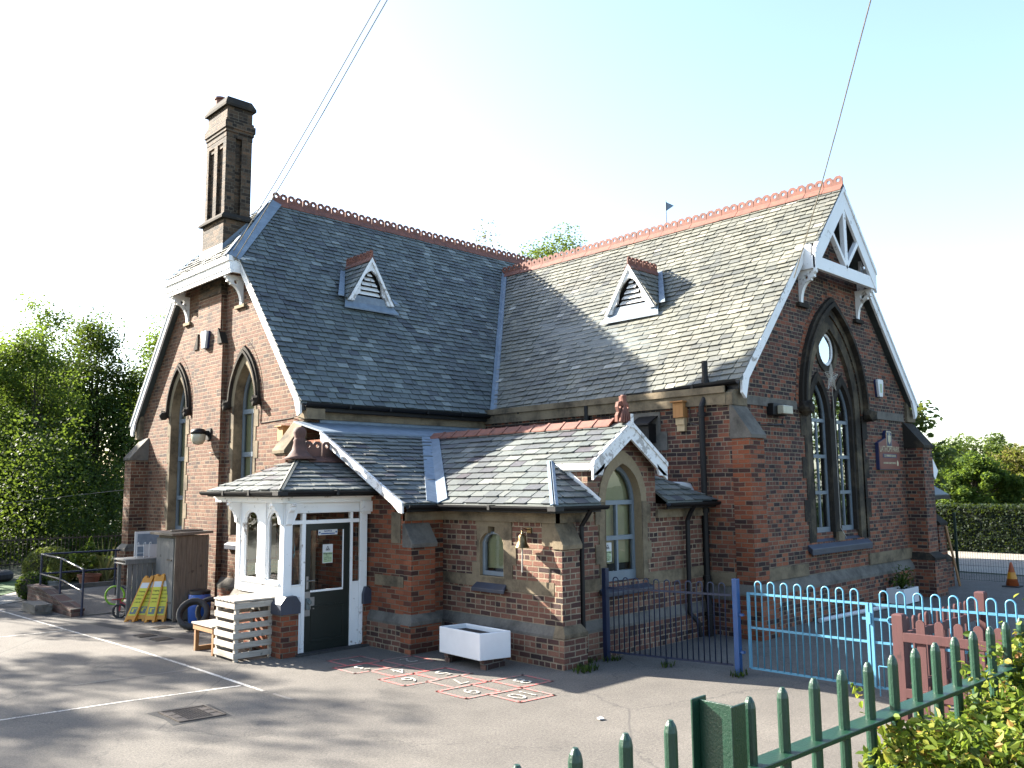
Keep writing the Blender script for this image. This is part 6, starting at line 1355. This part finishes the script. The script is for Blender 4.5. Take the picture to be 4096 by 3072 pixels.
# ------------------------------------------------------------------ vegetation
def leafmesh(name, C, size, mat, parent=None, seed=0, up=.5, asp=.62, shade=None, hexa=False):
    """many small leaf quads (C: N x 3 array of positions)"""
    g = np.random.default_rng(seed); N = len(C)
    d = g.normal(size=(N,3)); d[:,2] *= .6; d /= np.linalg.norm(d,axis=1)[:,None]
    n = g.normal(size=(N,3))*.8; n[:,2] += up; t = np.cross(d, n); t /= (np.linalg.norm(t,axis=1)[:,None]+1e-6)
    s = size*g.uniform(.6,1.35,size=(N,1)); t = t*s*asp*.5; d = d*s
    V = np.stack([C - d*.5, C + t, C + d*.5, C - t], axis=1).reshape(-1,3)
    k_ = 4
    if hexa:
        nn = np.cross(t, d); nn /= (np.linalg.norm(nn,axis=1)[:,None]+1e-6); fo = nn*s*.09
        a0, a1, m0, l1, l2, r1, r2 = C-d*.5, C+d*.5-fo*.8, C, C-d*.2+t*.9+fo, C+d*.18+t*.75+fo, C-d*.2-t*.9+fo, C+d*.18-t*.75+fo
        V = np.stack([a0, l1, l2, a1, a1, r2, r1, a0], axis=1).reshape(-1,3); N = 2*N; shade = None if shade is None else np.repeat(shade, 2)
    if parent is not None: V = V - np.array(parent.location)
    me = bpy.data.meshes.new(name); me.vertices.add(4*N); me.vertices.foreach_set('co', V.astype(np.float32).ravel())
    me.loops.add(4*N); me.loops.foreach_set('vertex_index', np.arange(4*N, dtype=np.int32)); me.polygons.add(N); me.polygons.foreach_set('loop_start', np.arange(0,4*N,4,dtype=np.int32)); me.polygons.foreach_set('loop_total', np.full(N,4,dtype=np.int32))
    sh = np.clip(g.normal(.45,.2,size=N) if shade is None else shade, 0, 1); at = me.attributes.new('shade','FLOAT','POINT'); at.data.foreach_set('value', np.repeat(sh,4).astype(np.float32))
    me.materials.append(mat); me.update(calc_edges=True); me.validate()
    o = bpy.data.objects.new(name, me); col.objects.link(o)
    if parent is not None: o.parent = parent
    return o
def crown_points(c, rad, nclump, nleaf, seed, rc=.3, hollow=.35, droop=0, bottom=-1):
    g = np.random.default_rng(seed); c = np.array(c); rad = np.array(rad); out = []; cl = []; sh = []
    while len(cl) < nclump:
        p = g.normal(size=3); p /= np.linalg.norm(p); p *= g.uniform(hollow,1)**.5
        if p[2] < bottom: continue
        w_ = 1 - .28*max(0, p[2]); q = c + p*rad*np.array([w_,w_,1]) ; cl.append(q)
    for q in cl:
        k = max(6, int(nleaf/nclump*g.uniform(.5,1.5))); r_ = rc*rad.mean()*g.uniform(.6,1.3)
        P = g.normal(size=(k,3)); P /= np.linalg.norm(P,axis=1)[:,None]; P *= (g.random((k,1))**.45)*r_; P[:,2] *= .75; P[:,2] -= droop*np.abs(P[:,0]+P[:,1])*.3
        out.append(q + P); sh.append(np.full(k, g.normal(.45,.13)) + g.normal(0,.13,size=k))
    return np.vstack(out), np.array(cl), np.concatenate(sh)
def tree(name, base, h, rad, mat, label, group, seed, leaf=.16, nclump=70, nleaf=14000, trunk=.16, crown_lo=.25, rc=.3, hollow=.3, cat='tree'):
    b = Vector(base); t = thing(name, base, label, cat, group)
    cz = b.z + h*(crown_lo + (1-crown_lo)*.5); rz = h*(1-crown_lo)*.5
    P, cl, sh = crown_points((b.x,b.y,cz), (rad,rad,rz), nclump, nleaf, seed, rc, hollow)
    leafmesh('crown', P, leaf, mat, t, seed, shade=sh)
    q = MB(); rg = random.Random(seed); top = b + Z_(h*.82); mid = b + Vector((rg.uniform(-.1,.1)*rad, rg.uniform(-.1,.1)*rad, h*.42))
    q.tube([b-Z_(.1), b+Z_(h*.12), mid, (mid+top)/2+Vector((rg.uniform(-.2,.2),rg.uniform(-.2,.2),0)), top], [trunk*1.25,trunk,trunk*.75,trunk*.45,trunk*.1], 9)
    for p in cl[:26]:
        p = Vector(p); s_ = b.lerp(top, min(.95, max(.25, (p.z-b.z)/h*.72))); m_ = s_.lerp(p, .5) - Z_(.06*h*rg.random()); q.tube([s_, m_, p], [trunk*.32,trunk*.2,trunk*.05], 5, False)
    q.build('trunk', M['bark'], t, fix=False); return t
grp = 'trees along the left boundary'
tree('birch_tree', (.4,27,0), 9.4, 2.0, M['leaf_l'], 'light green birch at the left edge of the picture', grp, 101, .13, 75, 30000, .1, .03, .34)
tree('birch_tree', (3.0,28,0), 11.9, 2.1, M['leaf_l'], 'tallest pale birch on the left, its top thin against the sky', grp, 102, .13, 80, 34000, .11, .05, .33)
tree('broadleaf_tree', (6.3,31,0), 11.6, 2.3, M['leaf_d'], 'rounded dark tree between the tall birch and the school roof', grp, 103, .15, 90, 36000, .16, .03, .34)
tree('broadleaf_tree', (9.9,30,0), 11.6, 2.5, M['leaf_l'], 'yellow green tree touching the left bargeboard', grp, 104, .15, 90, 36000, .16, .03, .34)
tree('broadleaf_tree', (4.6,33,0), 10.2, 2.4, M['leaf_d'], 'dark tree set back between the birches', grp, 105, .17, 80, 26000, .16, .02, .36)
tree('broadleaf_tree', (1.4,32,0), 9.6, 2.3, M['leaf_d'], 'shadowed tree set back behind the leftmost birch', grp, 106, .17, 80, 26000, .16, .02, .36)
# off to the left: trees whose shade dapples the playground
for i, (x, y, h, r_) in enumerate(((-4.2,18.5,9.6,2.1),(-7.6,17.2,11.6,2.3),(-12.5,16.8,14.4,2.4),(-15.8,16.0,13.4,2.4))):
    tree('roadside_tree', (x,y,0), h, r_, M['leaf_l'], 'tree left of the lawn whose shade dapples the playground', 'shade trees beyond the lawn', 110+i, .2, 60, 9000, .14, .2, .24, .15)
g = np.random.default_rng(5); P = np.column_stack([g.uniform(-5,15,110000), g.uniform(18.8,29,110000), g.random(110000)**1.2*5.2]); P[:,2] *= (.75+.35*np.sin(P[:,0]*1.3)+.2*np.sin(P[:,0]*3.1+1)); P[:,2] = np.abs(P[:,2]); tag(leafmesh('undergrowth', P, .12, M['leaf_d'], None, 5), kind='stuff')
P = np.column_stack([g.uniform(-40,22,34000), g.uniform(34,41,34000), g.random(34000)*8.2]); tag(leafmesh('far_wood', P, .42, M['leaf_h'], None, 6), kind='stuff')
# trees rising behind the ridge
tree('tall_tree', (28.3,20,0), 18.6, 3.3, M['leaf_r'], 'tree crown showing above the meeting of the two ridges', None, 120, .16, 80, 20000, .25, .3, .26)
tree('copper_tree', (23.2,20,0), 17.6, 1.2, M['leaf_o'], 'thin copper sapling top poking over the left ridge', None, 121, .15, 26, 1100, .1, .55, .4)
for i, (x, y, h, r_) in enumerate(((40,-16,8.6,4.2),(45,-22,9.4,4.6),(38,-27,8.8,4.2))):
    tree('verge_tree', (x,y,0), h, r_, M['leaf_r'], 'tree across the road, seen mirrored in the pointed south window', 'trees mirrored in the south window', 170+i, .3, 60, 6000, .25, .05, .3)
# chestnut and far trees on the right
tree('chestnut_tree', (18.5,-2.9,0), 5.9, 2.25, M['leaf_c'], 'horse chestnut boughs behind the right corner of the school', None, 130, .2, 60, 8000, .2, .22, .3)
for i, (x, y, h, r_, m_, lab) in enumerate(((52,8.6,5.3,4.6,'leaf_d','dark green rounded tree nearest the school corner beyond the hedge'),(58,6.2,5.9,5.0,'leaf_r','mid green oak in the middle of the far right trees'),(54,.9,5.4,3.9,'leaf_a','yellowing tree at the right edge beyond the hedge'),(47,3.0,4.2,2.6,'leaf_l','low bright green bushy tree in front of the far oak'),(64,-6,6.4,5,'leaf_r','far oak cut off by the right edge of the picture'))):
    tree('oak_tree', (x,y,0), h, r_, M[m_], lab, 'trees beyond the clipped hedge', 140+i, .2, 100, 26000, .25, .02, .22)
P = np.column_stack([g.uniform(60,75,12000), g.uniform(-25,30,12000), g.random(12000)*3.6]); tag(leafmesh('far_wood', P, .5, M['leaf_h'], None, 8), kind='stuff')
def hedge_points(x0, y0, x1, y1, z0, z1, n, seed, jit=.06):
    g = np.random.default_rng(seed); A = [(x1-x0)*(y1-y0), 2*(x1-x0)*(z1-z0), 2*(y1-y0)*(z1-z0)]; s = sum(A); k = [int(n*a/s) for a in A]; out = []
    out.append(np.column_stack([g.uniform(x0,x1,k[0]), g.uniform(y0,y1,k[0]), np.full(k[0],z1)]))
    for f in (0,1):
        out.append(np.column_stack([g.uniform(x0,x1,k[1]//2), np.full(k[1]//2, (y0,y1)[f]), g.uniform(z0,z1,k[1]//2)])); out.append(np.column_stack([np.full(k[2]//2,(x0,x1)[f]), g.uniform(y0,y1,k[2]//2), g.uniform(z0,z1,k[2]//2)]))
    P = np.vstack(out); return P + g.normal(0,jit,P.shape)
t = thing('clipped_hedge', (27.5,-6,0), 'tall dark clipped hedge behind the sunlit yard', 'hedge')
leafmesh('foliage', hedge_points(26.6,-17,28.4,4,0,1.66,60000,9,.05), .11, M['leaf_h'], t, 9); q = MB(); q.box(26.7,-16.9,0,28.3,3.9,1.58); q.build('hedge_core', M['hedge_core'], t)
# privet hedge close to the camera
t = thing('privet_hedge', (-4.4,-13.75,.93), 'yellow green privet hedge growing through the green railing', 'hedge')
g = np.random.default_rng(12); n = 62000; X = g.uniform(-6.35,-2.2,n); topz = 1.775 + .085*(X+6.05) + .05*np.sin(X*5.3) + .04*np.sin(X*11+1); dd = g.random(n)**2.2*.34
Y = -13.75 + g.uniform(-.45,.42,n); side = np.clip((np.abs(Y+13.75)-.22)/.24,0,1); P = np.column_stack([X, Y, topz - dd - side*side*.14 - np.clip((-6.15-X)*1.1,0,.35) + g.normal(0,.02,n)])
ns = 130; SP = []
for i in range(ns):
    x = g.uniform(-5.6,-2.4); y = -13.75+g.uniform(-.4,.42); z = 1.72+.085*(x+6.05); l = g.uniform(.08,.26); dx_, dy_ = g.normal(0,.35,2)
    for k in range(int(10+l*50)): tt = g.random(); SP.append((x+dx_*l*tt+g.normal(0,.012), y+dy_*l*tt+g.normal(0,.012), z+l*tt+g.normal(0,.012)))
P = np.vstack([P, np.array(SP)]); sh = np.clip(g.normal(.46,.25,len(P)),0,.93); sh[g.random(len(P)) < .03] = .955; sh[g.random(len(P)) < .02] = 1
leafmesh('foliage', P, .03, M['leaf_p'], t, 12, .5, .62, sh, True)
q = MB(); rg = random.Random(8)
for i in range(150):
    x = rg.uniform(-6.0,-2.4); y = -13.75+rg.uniform(-.3,.3); z = 1.62+.085*(x+6.05); q.tube([(x,y,.95),(x+rg.gauss(0,.08),y+rg.gauss(0,.06),z-.15),(x+rg.gauss(0,.16),y+rg.gauss(0,.1),z+.12)], [.009,.006,.002], 5, False)
q.build('twigs', M['bark'], t, fix=False)
q = MB(); q.box(-6.15,-14.05,.95,-2.3,-13.45,1.4); q.build('hedge_core', M['soil'], t)
# garden left of the school
def bush(name, c, r_, rz, mat, label, cat, n, leaf, seed, group=None, core=True):
    t = thing(name, (c[0],c[1],0), label, cat, group); g = np.random.default_rng(seed); p = g.normal(size=(n,3)); p /= np.linalg.norm(p,axis=1)[:,None]; p *= g.uniform(.86,1.03,(n,1)); P = np.array(c)+p*np.array([r_,r_,rz]); P = P[P[:,2] > 0]
    leafmesh('foliage', P, leaf, mat, t, seed)
    if core:
        q = MB(); q.lathe(c, [(.02,-rz*.82),(r_*.6,-rz*.66),(r_*.84,-rz*.2),(r_*.84,rz*.2),(r_*.6,rz*.64),(.02,rz*.82)], 16); q.build('inner_twigs', M['soil'], t)
    return t
bush('topiary_bush', (-1.02,11.1,.5), .66, .58, M['leaf_t'], 'big rounded olive topiary bush beside the ramp', 'bush', 5200, .07, 31)
bush('small_shrub', (-2.05,8.75,.3), .36, .34, M['leaf_d'], 'small dark round shrub at the corner of the path', 'shrub', 1400, .07, 32)
t = thing('potted_conifer', (-1.6,8.6,0), 'brown tinged conifer in a pale grey pot behind the handrail', 'potted plant')
q = MB(); q.lathe((-1.6,8.6,.05), [(.15,0),(.21,.32),(.23,.33),(.23,.37),(.19,.37),(.18,.3)], 18); q.build('pot', M['stone_pot'], t)
g = np.random.default_rng(41); z = g.random(1700)**1.2; a = g.uniform(0,6.28,1700); rr = .24*np.sqrt(np.clip(1-z,0.02,1))*g.uniform(.7,1.05,1700); leafmesh('foliage', np.column_stack([-1.6+rr*np.cos(a), 8.6+rr*np.sin(a), .4+z*.72]), .06, M['leaf_t'], t, 41)
t = thing('potted_shrub', (-.55,9.4,0), 'leafy shrub in a round terracotta pot by the ramp kerb', 'potted plant')
q = MB(); q.lathe((-.55,9.4,.06), [(.18,0),(.26,.3),(.29,.31),(.29,.37),(.25,.37),(.24,.3)], 20); q.build('pot', M['terracotta_pot'], t)
P, cl, sh = crown_points((-.6,9.4,.85), (.42,.42,.38), 26, 1300, 42, .3, .1); leafmesh('foliage', P, .09, M['leaf_r'], t, 42, shade=sh)
t = thing('golden_conifer', (.75,13.0,0), 'small golden green cone shaped conifer in the garden bed', 'conifer')
g = np.random.default_rng(43); z = g.random(2400)**1.3; a = g.uniform(0,6.28,2400); rr = .36*(1-z)*g.uniform(.75,1.05,2400); leafmesh('foliage', np.column_stack([.62+rr*np.cos(a), 13+rr*np.sin(a), .15+z*1.05]), .07, M['leaf_k'], t, 43)
t = thing('sword_leaf_plant', (.0,9.9,0), 'clump of long tan sword leaves against the brick corner', 'plant')
q = MB(); rg = random.Random(44); blades(q, (-.12,9.6,.1), 34, 1.25, .62, .07, rg, .35); blades(q, (-.1,9.4,.1), 20, .85, .95, .06, rg, .75); q.build('leaves', M['leaf_v'], t, fix=False)
for i, (c, r_, rz, m_, lab) in enumerate((((.3,11.6,.35),.5,.42,'leaf_t','low variegated shrub in the bed right of the topiary'),((.95,11.9,.3),.5,.36,'leaf_r','low green shrub at the back of the garden bed'),((-.2,12.6,.35),.55,.42,'leaf_d','dark shrub in the bed behind the topiary'),((-2.1,15.5,.4),.75,.55,'leaf_t','olive bush at the left edge beyond the lawn'))):
    bush('garden_shrub', c, r_, rz, M[m_], lab, 'shrub', 1500, .09, 50+i, 'shrubs in the garden bed')
t = thing('tyre_planter', (-1.9,13.9,0), 'big black tyre lying flat as a planter across the lawn', 'planter')
q = MB(); n = 30; q.lathe((-1.9,13.9,0), [(.35,.0),(.62,.02),(.7,.1),(.7,.22),(.62,.3),(.4,.31),(.36,.22)], 36); q.build('tread', M['rubber'], t)
t = thing('iron_railings', (.5,18,0), 'black iron railings at the back of the garden under the trees', 'railing')
q = MB()
for i in range(72): x = -4 + i*.12; q.bar((x,18,.0),(x,18,1.06),.016,.016)
q.build('bars', M['fen_black'], t, fix=False); q = MB(); q.bar((-4,18,.95),(4.6,18,.95),.02,.04); q.bar((-4,18,.15),(4.6,18,.15),.02,.04); q.build('rail', M['fen_black'], t)
q = MB(); q.tube([(-.213-12,20+4,1.4),(-.213,20,2.146),(4.075,20,2.605),(8,19.8,3.0)], .012, 6); tag(q.build('garden_wire', M['cable']), 'slack grey wire running across the dark trees at left', 'cable')
# weeds where walls and posts meet the tarmac
for k, (x, y, n, r_) in enumerate(((1.05,-6.3,170,.26),(2.28,-8.05,70,.22),(1.82,-6.12,60,.2),(2.04,-7.0,50,.16),(1.5,-6.0,30,.12))):
    q = MB(); rg = random.Random(60+k)
    for i in range(n//5):
        a = rg.uniform(0,6.28); rr = r_*rg.random(); blades(q, (x+rr*math.cos(a), y+rr*.6*math.sin(a), 0), 5, .12, .8, .012, rg, .5)
    tag(q.build('weeds', M['leaf_d'], fix=False), kind='stuff')
q = MB(); q.box(-3.1+2.2,-7.75,.0,-.87,-7.72,.02)
q = MB(); q.poly([(-.8,-8.1,.01),(-.74,-8.12,.01),(-.72,-8.06,.02),(-.78,-8.05,.012)], (0,0,.01)); tag(q.build('litter_scrap', M['paper']), 'tiny white paper scrap on the open tarmac', 'litter')
